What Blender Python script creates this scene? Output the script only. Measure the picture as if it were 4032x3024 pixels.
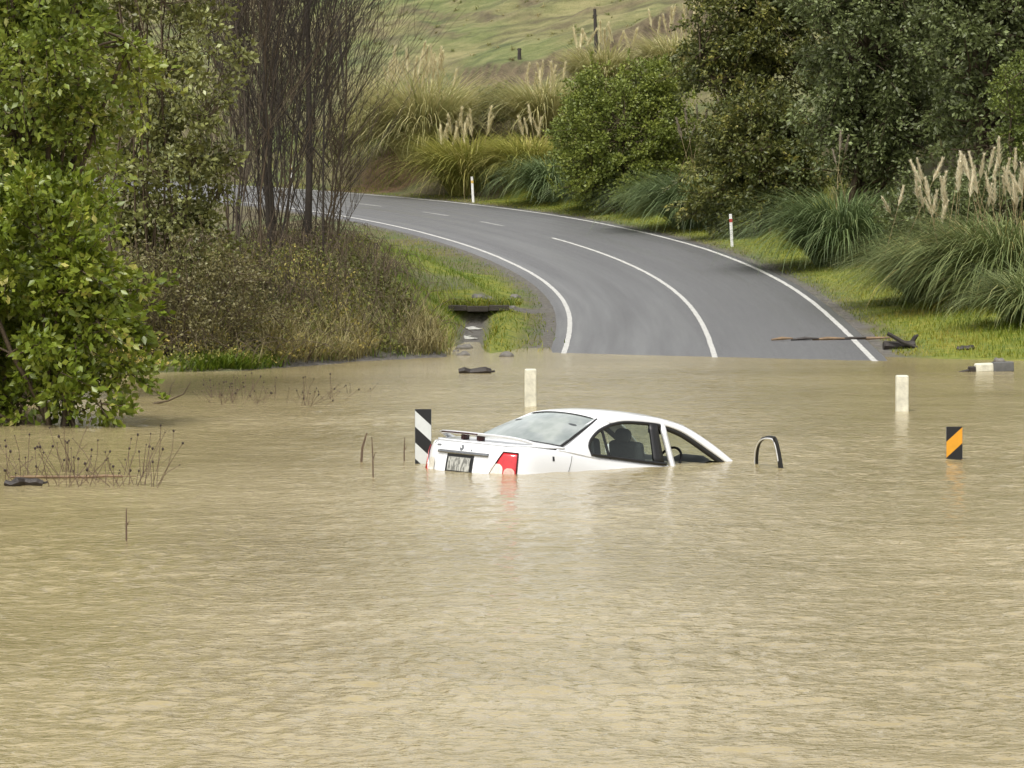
import bpy, math, numpy as np
from mathutils import Vector, Matrix
sc = bpy.context.scene
for o in list(bpy.data.objects): bpy.data.objects.remove(o)
COL = sc.collection
RS = np.random.RandomState
R = math.radians

# ---------------------------------------------------------------- camera, sky, sun, exposure
FPX, HC, YH = 15400.0, 3.02, 858.0
PITCH = math.atan((1512 - YH) / FPX)
cam = bpy.data.cameras.new('camera'); camo = bpy.data.objects.new('camera', cam); COL.objects.link(camo)
cam.sensor_width = 36; cam.lens = FPX / 4032 * 36; cam.clip_start = 0.5; cam.clip_end = 4000
camo.location = (0, 0, HC); camo.rotation_euler = (R(90) - PITCH, 0, 0)
sc.camera = camo
SUN_EL, SUN_AZ = 58.0, 205.0          # azimuth clockwise from +Y
w = bpy.data.worlds.new('World'); sc.world = w; w.use_nodes = True
wn = w.node_tree.nodes; wl = w.node_tree.links
sky = wn.new('ShaderNodeTexSky'); sky.sky_type = 'NISHITA'; sky.sun_disc = False
sky.sun_elevation = R(SUN_EL); sky.sun_rotation = R(SUN_AZ); sky.dust_density = 3.0; sky.air_density = 1.0
hs = wn.new('ShaderNodeHueSaturation'); hs.inputs['Saturation'].default_value = 0.05
wl.new(sky.outputs[0], hs.inputs['Color']); wl.new(hs.outputs[0], wn['Background'].inputs['Color'])
wn['Background'].inputs['Strength'].default_value = 0.098
sun = bpy.data.lights.new('sun', 'SUN'); suno = bpy.data.objects.new('sun', sun); COL.objects.link(suno)
sun.energy = 1.4; sun.angle = R(15); sun.color = (1.0, 0.96, 0.90)
_az, _el = R(SUN_AZ), R(SUN_EL)
_d = Vector((math.sin(_az) * math.cos(_el), math.cos(_az) * math.cos(_el), math.sin(_el)))
suno.rotation_euler = _d.to_track_quat('Z', 'Y').to_euler(); suno.location = (0, 0, 60)
sc.view_settings.view_transform = 'Standard'; sc.view_settings.look = 'None'
sc.view_settings.gamma = 1.0; sc.view_settings.use_curve_mapping = False
sc.view_settings.exposure = 1.06
sc.cycles.max_bounces = 6; sc.cycles.diffuse_bounces = 2; sc.cycles.glossy_bounces = 3; sc.cycles.transparent_max_bounces = 10

# ---------------------------------------------------------------- helpers
def tag(o, label=None, cat=None, group=None, kind=None):
    if label: o['label'] = label
    if cat: o['category'] = cat
    if group: o['group'] = group
    if kind: o['kind'] = kind
    return o
def thing(name, label, cat, loc=(0, 0, 0), group=None):
    o = bpy.data.objects.new(name, None); COL.objects.link(o); o.location = loc; o.empty_display_size = 0.2
    return tag(o, label, cat, group)
def npmesh(name, V, F, smooth=False, attrs=None):
    V = np.asarray(V, np.float32); F = np.asarray(F, np.int32); me = bpy.data.meshes.new(name)
    n, (m, k) = len(V), F.shape
    me.vertices.add(n); me.vertices.foreach_set('co', V.ravel())
    me.loops.add(m * k); me.loops.foreach_set('vertex_index', F.ravel())
    me.polygons.add(m); me.polygons.foreach_set('loop_start', np.arange(0, m * k, k, dtype=np.int32))
    if smooth: me.polygons.foreach_set('use_smooth', np.ones(m, bool))
    for a, d in (attrs or {}).items():
        at = me.attributes.new(a, 'FLOAT', 'POINT'); at.data.foreach_set('value', np.asarray(d, np.float32))
    me.update(calc_edges=True)
    return me
def obj(name, me, mat=None, parent=None):
    o = bpy.data.objects.new(name, me); COL.objects.link(o)
    if mat and not me.materials: me.materials.append(mat)
    if parent: o.parent = parent
    return o
class MB:                                   # small meshes: boxes, tubes, strips
    def __init__(s): s.V = []; s.F = []
    def add(s, V, F):
        b = len(s.V); s.V += [tuple(v) for v in V]; s.F += [tuple(i + b for i in f) for f in F]; return s
    def box(s, c, d, M=None):
        x, y, z = [q / 2 for q in d]; c = Vector(c)
        P = [Vector((a * x, b * y, e * z)) for a in (-1, 1) for b in (-1, 1) for e in (-1, 1)]
        P = [c + (M @ p if M else p) for p in P]
        return s.add(P, [(0, 1, 3, 2), (4, 6, 7, 5), (0, 4, 5, 1), (2, 3, 7, 6), (0, 2, 6, 4), (1, 5, 7, 3)])
    def tube(s, pts, r, n=6, cap=True):
        V, F = tubes([np.asarray(pts, float)], [np.full(len(pts), r) if np.isscalar(r) else np.asarray(r, float)], n)
        s.add(V, F); m = len(pts)
        if cap: s.add([V[i] for i in range(n)], [tuple(range(n))]); s.add([V[(m - 1) * n + i] for i in range(n)], [tuple(range(n))])
        return s
    def build(s, name, mat, parent=None, smooth=False, bevel=0):
        me = bpy.data.meshes.new(name); me.from_pydata(s.V, [], s.F); me.update()
        if smooth: me.polygons.foreach_set('use_smooth', np.ones(len(s.F), bool))
        o = obj(name, me, mat, parent)
        if bevel:
            b = o.modifiers.new('bevel', 'BEVEL'); b.width = bevel; b.segments = 2; b.limit_method = 'ANGLE'
        return o
def tubes(polys, radii, n=4):
    VV, FF, b = [], [], 0
    ang = np.arange(n) * 2 * np.pi / n
    for P, r in zip(polys, radii):
        m = len(P); T = np.gradient(P, axis=0); T /= np.linalg.norm(T, axis=1)[:, None] + 1e-9
        ref = np.array([0, 0, 1.0]) if abs(T[0, 2]) < 0.8 else np.array([0, 1.0, 0])
        A = np.cross(T, ref); A /= np.linalg.norm(A, axis=1)[:, None] + 1e-9; B = np.cross(T, A)
        V = P[:, None] + r[:, None, None] * (np.cos(ang)[None, :, None] * A[:, None] + np.sin(ang)[None, :, None] * B[:, None])
        VV.append(V.reshape(-1, 3)); i = np.arange(m - 1)[:, None] * n; j = np.arange(n)[None]; j2 = (j + 1) % n
        FF.append(np.stack([i + j, i + j2, i + n + j2, i + n + j], -1).reshape(-1, 4) + b); b += m * n
    return np.concatenate(VV), np.concatenate(FF)
def hash2(i, j, seed):
    h = (i.astype(np.int64) * 374761393 + j.astype(np.int64) * 668265263 + seed * 1274126177) & 0x7fffffff
    h = ((h ^ (h >> 13)) * 1103515245) & 0x7fffffff; h = ((h ^ (h >> 16)) * 12345701) & 0x7fffffff
    return (h & 0xffffff) / float(0xffffff)
def vnoise(x, y, seed=0):
    i = np.floor(x); j = np.floor(y); fx = x - i; fy = y - j; fx = fx * fx * (3 - 2 * fx); fy = fy * fy * (3 - 2 * fy)
    i = i.astype(np.int64); j = j.astype(np.int64)
    a = hash2(i, j, seed); b = hash2(i + 1, j, seed); c = hash2(i, j + 1, seed); d = hash2(i + 1, j + 1, seed)
    return (a * (1 - fx) + b * fx) * (1 - fy) + (c * (1 - fx) + d * fx) * fy
def fbm(x, y, seed=0, oct=4):
    s = 0; a = 0.5
    for k in range(oct): s = s + a * vnoise(x * 2 ** k, y * 2 ** k, seed + k * 17); a *= 0.5
    return s / (1 - 0.5 ** oct)
def sstep(x, a, b):
    t = np.clip((np.asarray(x, float) - a) / (b - a), 0, 1); return t * t * (3 - 2 * t)
def cr(P, n):                               # Catmull-Rom through the points, n steps per span
    P = np.asarray(P, float); Q = np.concatenate([[2 * P[0] - P[1]], P, [2 * P[-1] - P[-2]]]); out = []
    for i in range(1, len(Q) - 2):
        t = (np.arange(n) / n).reshape((-1,) + (1,) * (P.ndim - 1)); a, b, c, d = Q[i - 1], Q[i], Q[i + 1], Q[i + 2]
        out.append(0.5 * (2 * b + (c - a) * t + (2 * a - 5 * b + 4 * c - d) * t ** 2 + (3 * b - a - 3 * c + d) * t ** 3))
    return np.concatenate(out + [P[-1:]])
def dense(G, nu, nv):
    G = cr(np.asarray(G, float), nu); return np.swapaxes(cr(np.swapaxes(G, 0, 1), nv), 0, 1)
def gridmesh(name, G, smooth=True):
    G = np.asarray(G, float); a, b = G.shape[:2]
    i = np.arange(a - 1)[:, None] * b; j = np.arange(b - 1)[None]
    F = np.stack([i + j, i + j + 1, i + b + j + 1, i + b + j], -1).reshape(-1, 4)
    return npmesh(name, G.reshape(-1, 3), F, smooth)

# ---------------------------------------------------------------- materials
def newmat(name):
    m = bpy.data.materials.new(name); m.use_nodes = True; n = m.node_tree.nodes; return m, n, m.node_tree.links, n['Principled BSDF']
def ramp(n, stops, interp='LINEAR'):
    r = n.new('ShaderNodeValToRGB'); e = r.color_ramp.elements; r.color_ramp.interpolation = interp
    while len(e) < len(stops): e.new(0.5)
    for q, (p, c) in zip(e, stops): q.position = p; q.color = (*c, 1)
    return r
def noise_node(n, l, scale, detail=4, vec=None, rough=0.6, mapscale=None):
    t = n.new('ShaderNodeTexNoise'); t.inputs['Scale'].default_value = scale; t.inputs['Detail'].default_value = detail
    t.inputs['Roughness'].default_value = rough
    if vec is None:
        g = n.new('ShaderNodeNewGeometry'); vec = g.outputs['Position']
    if mapscale:
        mp = n.new('ShaderNodeMapping'); mp.inputs['Scale'].default_value = mapscale; l.new(vec, mp.inputs['Vector']); vec = mp.outputs[0]
    l.new(vec, t.inputs['Vector']); return t
def plain(name, col, rough=0.5, var=0.25, scale=6.0, bump=0.0, metallic=0.0, coat=0.0, col2=None):
    m, n, l, b = newmat(name)
    tc = n.new('ShaderNodeTexCoord'); t = noise_node(n, l, scale, 5, tc.outputs['Object'])
    c2 = col2 if col2 else tuple(q * (1 - var) for q in col)
    r = ramp(n, [(0.3, c2), (0.7, col)]); l.new(t.outputs['Fac'], r.inputs[0]); l.new(r.outputs[0], b.inputs['Base Color'])
    b.inputs['Roughness'].default_value = rough; b.inputs['Metallic'].default_value = metallic
    b.inputs['Coat Weight'].default_value = coat; b.inputs['Coat Roughness'].default_value = 0.08
    if bump:
        bp = n.new('ShaderNodeBump'); bp.inputs['Strength'].default_value = bump; bp.inputs['Distance'].default_value = 0.02
        t2 = noise_node(n, l, scale * 6, 4, tc.outputs['Object']); l.new(t2.outputs['Fac'], bp.inputs['Height']); l.new(bp.outputs[0], b.inputs['Normal'])
    return m
def leafmat(name, stops, rough=0.45, trans=0.25, spec=0.5):
    m, n, l, b = newmat(name); a = n.new('ShaderNodeAttribute'); a.attribute_name = 'rnd'
    r = ramp(n, stops); l.new(a.outputs['Fac'], r.inputs[0]); l.new(r.outputs[0], b.inputs['Base Color'])
    b.inputs['Roughness'].default_value = rough; b.inputs['Specular IOR Level'].default_value = spec
    if trans:
        tr = n.new('ShaderNodeBsdfTranslucent'); l.new(r.outputs[0], tr.inputs['Color']); mx = n.new('ShaderNodeMixShader')
        mx.inputs[0].default_value = trans; l.new(b.outputs[0], mx.inputs[1]); l.new(tr.outputs[0], mx.inputs[2]); l.new(mx.outputs[0], n['Material Output'].inputs[0])
    return m
M = {}
M['bark'] = plain('bark', (0.115, 0.082, 0.045), 0.8, 0.5, 8, 0.5)
M['bark_dark'] = plain('bark_dark', (0.042, 0.030, 0.019), 0.8, 0.5, 8, 0.5)
M['twig_bark'] = plain('twig_bark', (0.075, 0.055, 0.034), 0.8, 0.4, 6)
M['bark_red'] = plain('bark_red', (0.105, 0.072, 0.038), 0.7, 0.45, 6, 0.3)
M['white_paint'] = plain('white_paint', (0.80, 0.81, 0.82), 0.25, 0.04, 3, 0, 0, 0.6)
M['black_trim'] = plain('black_trim', (0.012, 0.012, 0.013), 0.45, 0.3, 8)
M['rubber'] = plain('rubber', (0.02, 0.02, 0.02), 0.7, 0.3, 8)
M['seat'] = plain('seat', (0.06, 0.066, 0.07), 0.85, 0.3, 10)
M['dash'] = plain('dash', (0.018, 0.018, 0.02), 0.6, 0.3, 10)
M['red_lens'] = plain('red_lens', (0.62, 0.012, 0.018), 0.15, 0.25, 20, 0, 0, 0.8)
M['dark_lens'] = plain('dark_lens', (0.05, 0.006, 0.008), 0.2, 0.3, 20)
M['clear_lens'] = plain('clear_lens', (0.85, 0.80, 0.70), 0.12, 0.35, 40, 0, 0, 0.8)
M['pink_lens'] = plain('pink_lens', (0.80, 0.50, 0.42), 0.12, 0.45, 35, 0, 0, 0.8)
M['chrome'] = plain('chrome', (0.35, 0.36, 0.37), 0.25, 0.4, 20, 0, 0.8)
M['tyre'] = plain('tyre', (0.02, 0.02, 0.02), 0.8)
M['alloy'] = plain('alloy', (0.4, 0.4, 0.41), 0.35, 0.2, 10, 0, 0.9)
M['white_post'] = plain('white_post', (0.78, 0.75, 0.60), 0.6, 0.4, 7, 0.4)
M['edge_post'] = plain('edge_post', (0.82, 0.81, 0.78), 0.5, 0.12, 6)
M['red_band'] = plain('red_band', (0.45, 0.05, 0.04), 0.4)
M['yellow_band'] = plain('yellow_band', (0.75, 0.50, 0.12), 0.4)
M['panel_black'] = plain('panel_black', (0.008, 0.008, 0.009), 0.5)
M['panel_white'] = plain('panel_white', (0.62, 0.64, 0.62), 0.5, 0.12, 9)
M['panel_yellow'] = plain('panel_yellow', (0.72, 0.33, 0.02), 0.45, 0.15, 9)
M['galv'] = plain('galv', (0.28, 0.29, 0.29), 0.5, 0.3, 12, 0, 0.6)
M['old_wood'] = plain('old_wood', (0.055, 0.046, 0.038), 0.85, 0.5, 5, 0.5)
M['wet_wood'] = plain('wet_wood', (0.035, 0.026, 0.020), 0.55, 0.5, 7, 0.5)
M['straw_wood'] = plain('straw_wood', (0.26, 0.17, 0.09), 0.7, 0.5, 7, 0.3)
M['grey_wood'] = plain('grey_wood', (0.13, 0.13, 0.125), 0.7, 0.4, 7, 0.4)
M['concrete'] = plain('concrete', (0.20, 0.18, 0.155), 0.8, 0.45, 4, 0.5)
M['old_concrete'] = plain('old_concrete', (0.075, 0.063, 0.048), 0.85, 0.6, 4, 0.8)
M['stone'] = plain('stone', (0.20, 0.185, 0.16), 0.7, 0.5, 5, 0.5)
M['foam'] = plain('foam', (0.66, 0.65, 0.58), 0.5, 0.5, 9, 0.6)
M['line_white'] = plain('line_white', (0.72, 0.71, 0.66), 0.55, 0.6, 16)
M['line_worn'] = plain('line_worn', (0.50, 0.50, 0.47), 0.55, 0.6, 5)
M['cream_plume'] = leafmat('cream_plume', [(0, (0.62, 0.53, 0.31)), (1, (0.92, 0.86, 0.60))], 0.8, 0.3, 0.2)
M['pink_plume'] = leafmat('pink_plume', [(0, (0.66, 0.57, 0.38)), (1, (0.92, 0.85, 0.64))], 0.8, 0.3, 0.2)
M['grey_plume'] = leafmat('grey_plume', [(0, (0.26, 0.21, 0.15)), (1, (0.50, 0.44, 0.34))], 0.8, 0.3, 0.2)
M['stalk'] = plain('stalk', (0.30, 0.23, 0.11), 0.7)
M['weed'] = plain('weed', (0.13, 0.085, 0.055), 0.8)
M['weed_head'] = plain('weed_head', (0.055, 0.035, 0.028), 0.85, 0.5, 60, 0.5)
def glassmat(name, tint, refl=1.0, painted_sheen=0.0):
    m, n, l, b = newmat(name); t = n.new('ShaderNodeBsdfTransparent'); t.inputs[0].default_value = (*tint, 1)
    g = n.new('ShaderNodeBsdfGlossy'); g.inputs['Roughness'].default_value = 0.03; g.inputs[0].default_value = (0.9, 0.95, 0.93, 1)
    ge = n.new('ShaderNodeNewGeometry'); dp = n.new('ShaderNodeVectorMath'); dp.operation = 'DOT_PRODUCT'; l.new(ge.outputs['Normal'], dp.inputs[0]); l.new(ge.outputs['Incoming'], dp.inputs[1])
    ma = lambda op, a, v=None: (lambda q: (l.new(a, q.inputs[0]), q.inputs.__getitem__(1).__setattr__('default_value', v) if v is not None else 0, setattr(q, 'operation', op), q.outputs[0])[-1])(n.new('ShaderNodeMath'))
    f_ = ma('ABSOLUTE', dp.outputs['Value']); f_ = ma('MULTIPLY', f_, -1.0); f_ = ma('ADD', f_, 1.0); f_ = ma('POWER', f_, 5.0); f_ = ma('MULTIPLY', f_, 0.94); f_ = ma('ADD', f_, 0.06)
    mm = n.new('ShaderNodeMath'); mm.operation = 'MULTIPLY'; mm.inputs[1].default_value = refl; mm.use_clamp = True; l.new(f_, mm.inputs[0])
    mx = n.new('ShaderNodeMixShader'); l.new(mm.outputs[0], mx.inputs[0]); l.new(t.outputs[0], mx.inputs[1]); l.new(g.outputs[0], mx.inputs[2])
    if painted_sheen:                                  # pale diffuse film: the sky's reflection painted into the glass colour
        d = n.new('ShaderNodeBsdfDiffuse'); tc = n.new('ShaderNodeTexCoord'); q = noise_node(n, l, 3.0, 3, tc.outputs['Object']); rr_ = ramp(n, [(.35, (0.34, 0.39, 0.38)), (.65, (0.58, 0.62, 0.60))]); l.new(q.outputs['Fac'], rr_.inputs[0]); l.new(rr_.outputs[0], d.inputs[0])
        m2 = n.new('ShaderNodeMixShader'); m2.inputs[0].default_value = painted_sheen; l.new(mx.outputs[0], m2.inputs[1]); l.new(d.outputs[0], m2.inputs[2]); mx = m2
    l.new(mx.outputs[0], n['Material Output'].inputs[0]); return m
M['glass'] = glassmat('glass', (0.72, 0.78, 0.74), 1.0)
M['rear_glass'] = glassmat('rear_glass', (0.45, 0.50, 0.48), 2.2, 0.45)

# ---------------------------------------------------------------- the road's line and the lie of the land
KN = np.array([-10, 15, 30, 45, 60, 80, 110, 150.0])
KK = np.array([-0.0015, 0.0023, 0.0056, 0.0081, 0.0104, 0.0129, 0.0155, 0.0181])
KG = np.array([0.0149, 0.0313, 0.0461, 0.0571, 0.0616, 0.05, 0.0391, 0.0297])
KB = np.array([0.0101, 0.0225, 0.0444, 0.061, 0.0569, 0.0426, 0.0243, 0.0069])
DS = 0.5
CS = np.arange(-150, 190, DS)
_k = np.where(CS < -8, 0, np.interp(CS, KN, KK)); _g = np.where(CS < -8, 0.02, np.interp(CS, KN, KG))
_g = np.where(CS < -70, 0.0, _g)
CPHI = np.cumsum(_k) * DS; _i0 = int(np.argmin(abs(CS))); CPHI = CPHI - CPHI[_i0] - 0.0331
CX = np.cumsum(-np.sin(CPHI)) * DS; CX += 4.4115 - CX[_i0]
CY = np.cumsum(np.cos(CPHI)) * DS; CY += 85 - CY[_i0]
CZ = np.cumsum(_g) * DS; CZ -= CZ[_i0]
CB = np.interp(CS, KN, KB)
def st(x, y):
    x = np.asarray(x, float).ravel(); y = np.asarray(y, float).ravel(); S = np.empty(len(x)); T = np.empty(len(x))
    for a in range(0, len(x), 20000):
        xx, yy = x[a:a + 20000], y[a:a + 20000]
        i = ((xx[:, None] - CX[::2]) ** 2 + (yy[:, None] - CY[::2]) ** 2).argmin(1) * 2
        nx, ny = np.cos(CPHI[i]), np.sin(CPHI[i]); dx, dy = xx - CX[i], yy - CY[i]
        S[a:a + 20000] = CS[i] + (-ny * dx + nx * dy); T[a:a + 20000] = nx * dx + ny * dy
    return S, T
def road_xyz(s, t, dz=0.0):
    s = np.asarray(s, float); ph = np.interp(s, CS, CPHI); tb = np.tan(np.interp(s, CS, CB))
    return np.stack([np.interp(s, CS, CX) + t * np.cos(ph), np.interp(s, CS, CY) + t * np.sin(ph), np.interp(s, CS, CZ) + t * tb + dz], -1)
SCARS = []
SHX = np.array([-80, -40, -20, -12, -6.5, -5.35, -4.2, -2.8, -1.47, 0.5]); SHY = np.array([58, 60, 66, 74, 76.6, 77.3, 80, 83.5, 85, 85.5])
HEADY = 104.6                                # the culvert's face
def ground(x, y):
    shp = np.shape(x); x = np.asarray(x, float).ravel(); y = np.asarray(y, float).ravel()
    S, T = st(x, y); zr = np.interp(S, CS, CZ); tb = np.tan(np.interp(S, CS, CB))
    ze = zr + np.clip(T, -4.2, 4.2) * tb - 0.06
    # outer side: verge, cut bank, hill
    tb0 = np.interp(S, [-10, 15, 40, 60, 150], [7.8, 7.4, 5.9, 5.2, 5.2])
    hb = np.interp(S, [-14, -2, 10, 45, 65, 150], [0.0, 0.7, 1.6, 2.0, 2.2, 2.4])
    bw = np.interp(S, [0, 50, 150], [3.0, 3.5, 3.2])
    out = 0.10 * np.clip(T - 4.0, 0, None) * sstep(S, -6, 10)
    out = np.minimum(out, 0.10 * (tb0 - 4)) + hb * sstep(T, tb0, tb0 + bw)
    hill = np.clip(T - tb0 - bw, 0, None) * sstep(S, -10, 30); hill = 52 * np.tanh(hill / 52)
    terr = (fbm(x * 0.05 + y * 0.02, (y - 0.25 * x) * 0.33, 5, 3) - 0.5) * 1.3 * sstep(hill, 3, 18)
    out = out + 0.40 * hill + 0.0016 * np.minimum(hill, 80) ** 2 * 0.5 + terr
    out = out + (fbm(x * 0.8, y * 0.8, 3, 3) - 0.5) * 0.5 * sstep(T, tb0 - 0.5, tb0 + 2.5)
    ph = hill * .40 + fbm(x * .11, y * .16, 71, 3) * 3.0; fr = ph - np.floor(ph)
    out = out + 0.34 * (sstep(fr, .62, 1.0) - fr) * sstep(hill, 6, 16) * (.4 + .9 * vnoise(x * .2, y * .3, 73))
    for PL in SCARS:                         # slip scarps: a sudden drop on the downhill side of each line
        yl = np.interp(x, PL[:, 0], PL[:, 1]); m_ = sstep(x, PL[0, 0] - .5, PL[0, 0] + .5) * (1 - sstep(x, PL[-1, 0] - .5, PL[-1, 0] + .5)); d_ = yl + (fbm(x * .8, x * 0 + 2, 77, 2) - .5) * 1.2 - y
        out = out - 0.8 * m_ * sstep(d_, -.2, .5) * (1 - sstep(d_, 2.5, 7))
    zo = ze + out
    # inner side
    zl = np.clip(0.12 * (y - np.interp(x, SHX, SHY)), -2.2, None)
    cap = 1.45 + 0.022 * (y - 98) + (fbm(x * 0.5, y * 0.5, 8, 3) - 0.5) * 0.5
    zl = np.where(zl > cap - 0.4, cap - 0.4 + 0.4 * np.tanh((zl - cap + 0.4) / 0.4), zl)
    wl_ = sstep(-T, 4.2, np.interp(S, [0, 25, 60], [6.2, 7.5, 11.0]))
    zi = (ze - 0.02 * np.clip(-T - 4.2, 0, 10)) * (1 - wl_) + zl * wl_
    zi = zi + (fbm(x * 1.1, y * 1.1, 9, 3) - 0.5) * 0.22 * sstep(-T, 4.6, 6.5)
    lim = .74 + .085 * (y - HEADY) + np.clip(np.abs(x + .95) - 1.4, 0, None) * .5; zi = np.where((y >= HEADY) & (y < HEADY + 14), np.minimum(zi, lim), zi)
    # ditch below the culvert
    dx = np.abs(x - (-0.95 + 0.15 * np.sin(y * 0.4))); zd = -0.25 + 0.022 * (y - 84) + np.clip(dx - 0.28, 0, None) * 0.85
    zi = np.where((y < HEADY) & (y > 76), np.minimum(zi, np.where(dx < 3.0, zd, zi)), zi)
    z = np.where(T > 0, zo, zi)
    z = np.maximum(z, -2.4)
    return z.reshape(shp)
def gz(x, y): return float(ground(np.array([x]), np.array([y]))[0])
def ray(px, py):
    c, s = math.cos(PITCH), math.sin(PITCH); u = (px - 2016) / FPX; v = (1512 - py) / FPX
    return np.array([u, c + v * s, -s + v * c])
def at(px, py, D):
    d = ray(px, py); return np.array([0, 0, HC]) + d * (D / d[1])
def xat(px, D): return (px - 2016) / FPX * D
def hit(px, py, d0=60, d1=330):
    d = ray(px, py); t = np.arange(d0, d1, 0.25); P = np.array([0, 0, HC]) + d[None] * t[:, None]
    g = np.maximum(ground(P[:, 0], P[:, 1]), 0); i = np.argmax(P[:, 2] <= g)
    return P[i]

_q = [[(2365, 165), (2440, 130), (2540, 95), (2630, 50), (2720, 30), (2840, 20)], [(1800, 262), (1960, 268), (2080, 245), (2200, 205), (2330, 200)]]
SCARS = [np.array([hit(*p)[:2] for p in q]) for q in _q]
DPX, DPY = [float(q) for q in hit(1745, 1115)[:2]]
xs = np.concatenate([[-900, -500, -300, -200, -140, -100, -75, -58, -46, -38, -32], np.arange(-27, 24, 0.34), [25, 27, 30, 34, 40, 48, 58, 72, 92, 120, 160, 220, 320, 500, 900]])
ys = np.concatenate([[-300, -120, -40, 0, 20, 35, 45, 52, 58, 63, 67], np.arange(70, 176, 0.34), np.arange(176, 262, 0.4), [263, 266, 270, 276, 284, 294, 306, 320, 340, 370, 420, 500, 700, 1200]])
GX, GY = np.meshgrid(xs, ys, indexing='ij')
GZ = ground(GX, GY)
gs, gt = st(GX, GY)
gravel = sstep(np.abs(gt), 3.4, 3.6) * (1 - sstep(np.abs(gt) + (fbm(GX.ravel() * 1.5, GY.ravel() * 1.5, 31, 2) - .5) * 0.5, 3.9, 4.25))
x_, y_ = GX.ravel(), GY.ravel()
def blob(cx, cy, rx, ry, soft=0.5):
    r = np.hypot((x_ - cx) / rx, (y_ - cy) / ry) + (fbm(x_ * 1.3, y_ * 1.3, 44, 3) - 0.5) * 0.8
    return 1 - sstep(r, 1 - soft, 1)
gravel = np.maximum(gravel, blob(0.15, 107.2, 1.5, 1.6)); gravel = np.maximum(gravel, blob(DPX, DPY, 1.2, 3.0) * 0.4)
gravel = np.maximum(gravel, (1 - sstep(np.abs(x_ + 0.95), 0.2, 0.5)) * (y_ < HEADY) * (y_ > 80))
gravel = np.maximum(gravel, sstep(x_, -6, -4) * (1 - sstep(y_ - np.interp(x_, SHX, SHY), 0.5, 2.0)) * (x_ < -0.4) * (y_ > 70))
# clay: the raw cut faces beyond the far bend, and the scarp on the hill
clay = blob(-5.2, 170.5, 4.6, 3.6, 0.7) * 1.0
clay = np.maximum(clay, blob(1.0, 164, 1.5, 2.8)); clay = np.maximum(clay, blob(12.2, 104, 1.6, 3.0) * .7)
mud = np.zeros_like(x_)
for PL in SCARS:
    _d = np.interp(x_, PL[:, 0], PL[:, 1]) + (fbm(x_ * .8, x_ * 0 + 2, 77, 2) - .5) * 1.2 - y_; _m = sstep(x_, PL[0, 0] - .5, PL[0, 0] + .5) * (1 - sstep(x_, PL[-1, 0] - .5, PL[-1, 0] + .5))
    mud = np.maximum(mud, _m * sstep(_d, -.7, -.1) * (1 - sstep(_d, .7, 1.6)))
    mud = np.maximum(mud, _m * sstep(_d, .5, 1.5) * (1 - sstep(_d, 3, 7)) * sstep(fbm(x_ * .3, y_ * .3, 79, 3), .42, .6) * .8)
_h = np.clip(gt - 9, 0, None); _p = _h * .40 + fbm(x_ * .11, y_ * .16, 71, 3) * 3.0; _p = _p - np.floor(_p)
mud = np.maximum(mud, sstep(_p, .6, .75) * (1 - sstep(_p, .93, 1.0)) * sstep(fbm(x_ * .22, y_ * .3, 75, 3), .42, .62) * .75 * sstep(gt, 14, 22))
yel = sstep(gt, 4.0, 5.0) * (1 - sstep(gt, 7.0, 8.6)) * (gs < 75)
lush = (1 - .85 * gravel) * np.maximum(yel, sstep(-gt, 4.2, 4.8) * (1 - sstep(-gt, 6.5, 9)) * (gs < 40))
hillm = sstep(gt, 11, 18)
mg, n, l, b = newmat('ground_turf')
def attr(n, name): a = n.new('ShaderNodeAttribute'); a.attribute_name = name; return a.outputs['Fac']
def mix(n, l, fac, a, c):
    m = n.new('ShaderNodeMix'); m.data_type = 'RGBA'; l.new(fac, m.inputs['Factor'])
    for k, v in ((6, a), (7, c)):
        if isinstance(v, tuple): m.inputs[k].default_value = (*v, 1)
        else: l.new(v, m.inputs[k])
    return m.outputs[2]
n1 = noise_node(n, l, 0.35, 6); n2 = noise_node(n, l, 2.2, 5); n3 = noise_node(n, l, 0.12, 4); nst = noise_node(n, l, 1.0, 5, None, 0.7, (0.25, 0.9, 0.9))
r1 = ramp(n, [(0.32, (0.085, 0.068, 0.034)), (0.48, (0.13, 0.115, 0.05)), (0.6, (0.085, 0.105, 0.033))]); l.new(n1.outputs['Fac'], r1.inputs[0])
rh = ramp(n, [(0.36, (0.21, 0.18, 0.08)), (0.46, (0.17, 0.17, 0.06)), (0.54, (0.105, 0.15, 0.036)), (0.70, (0.12, 0.18, 0.040))]); l.new(n3.outputs['Fac'], rh.inputs[0])
rs = ramp(n, [(0.38, (0.045, 0.038, 0.020)), (0.48, (0.13, 0.13, 0.048)), (0.62, (0.27, 0.24, 0.11))]); l.new(nst.outputs['Fac'], rs.inputs[0])
mxh = n.new('ShaderNodeMix'); mxh.data_type = 'RGBA'; mxh.inputs['Factor'].default_value = 0.6; l.new(rh.outputs[0], mxh.inputs[6]); l.new(rs.outputs[0], mxh.inputs[7])
c = mix(n, l, attr(n, 'hill'), r1.outputs[0], mxh.outputs[2])
rl = ramp(n, [(0.35, (0.10, 0.145, 0.015)), (0.6, (0.22, 0.225, 0.02))]); l.new(n2.outputs['Fac'], rl.inputs[0])
c = mix(n, l, attr(n, 'lush'), c, rl.outputs[0])
rc = ramp(n, [(0.35, (0.12, 0.072, 0.036)), (0.65, (0.25, 0.155, 0.08))]); l.new(n2.outputs['Fac'], rc.inputs[0])
c = mix(n, l, attr(n, 'clay'), c, rc.outputs[0])
rm = ramp(n, [(0.35, (0.07, 0.053, 0.030)), (0.65, (0.15, 0.115, 0.065))]); l.new(n2.outputs['Fac'], rm.inputs[0])
c = mix(n, l, attr(n, 'mud'), c, rm.outputs[0])
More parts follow.
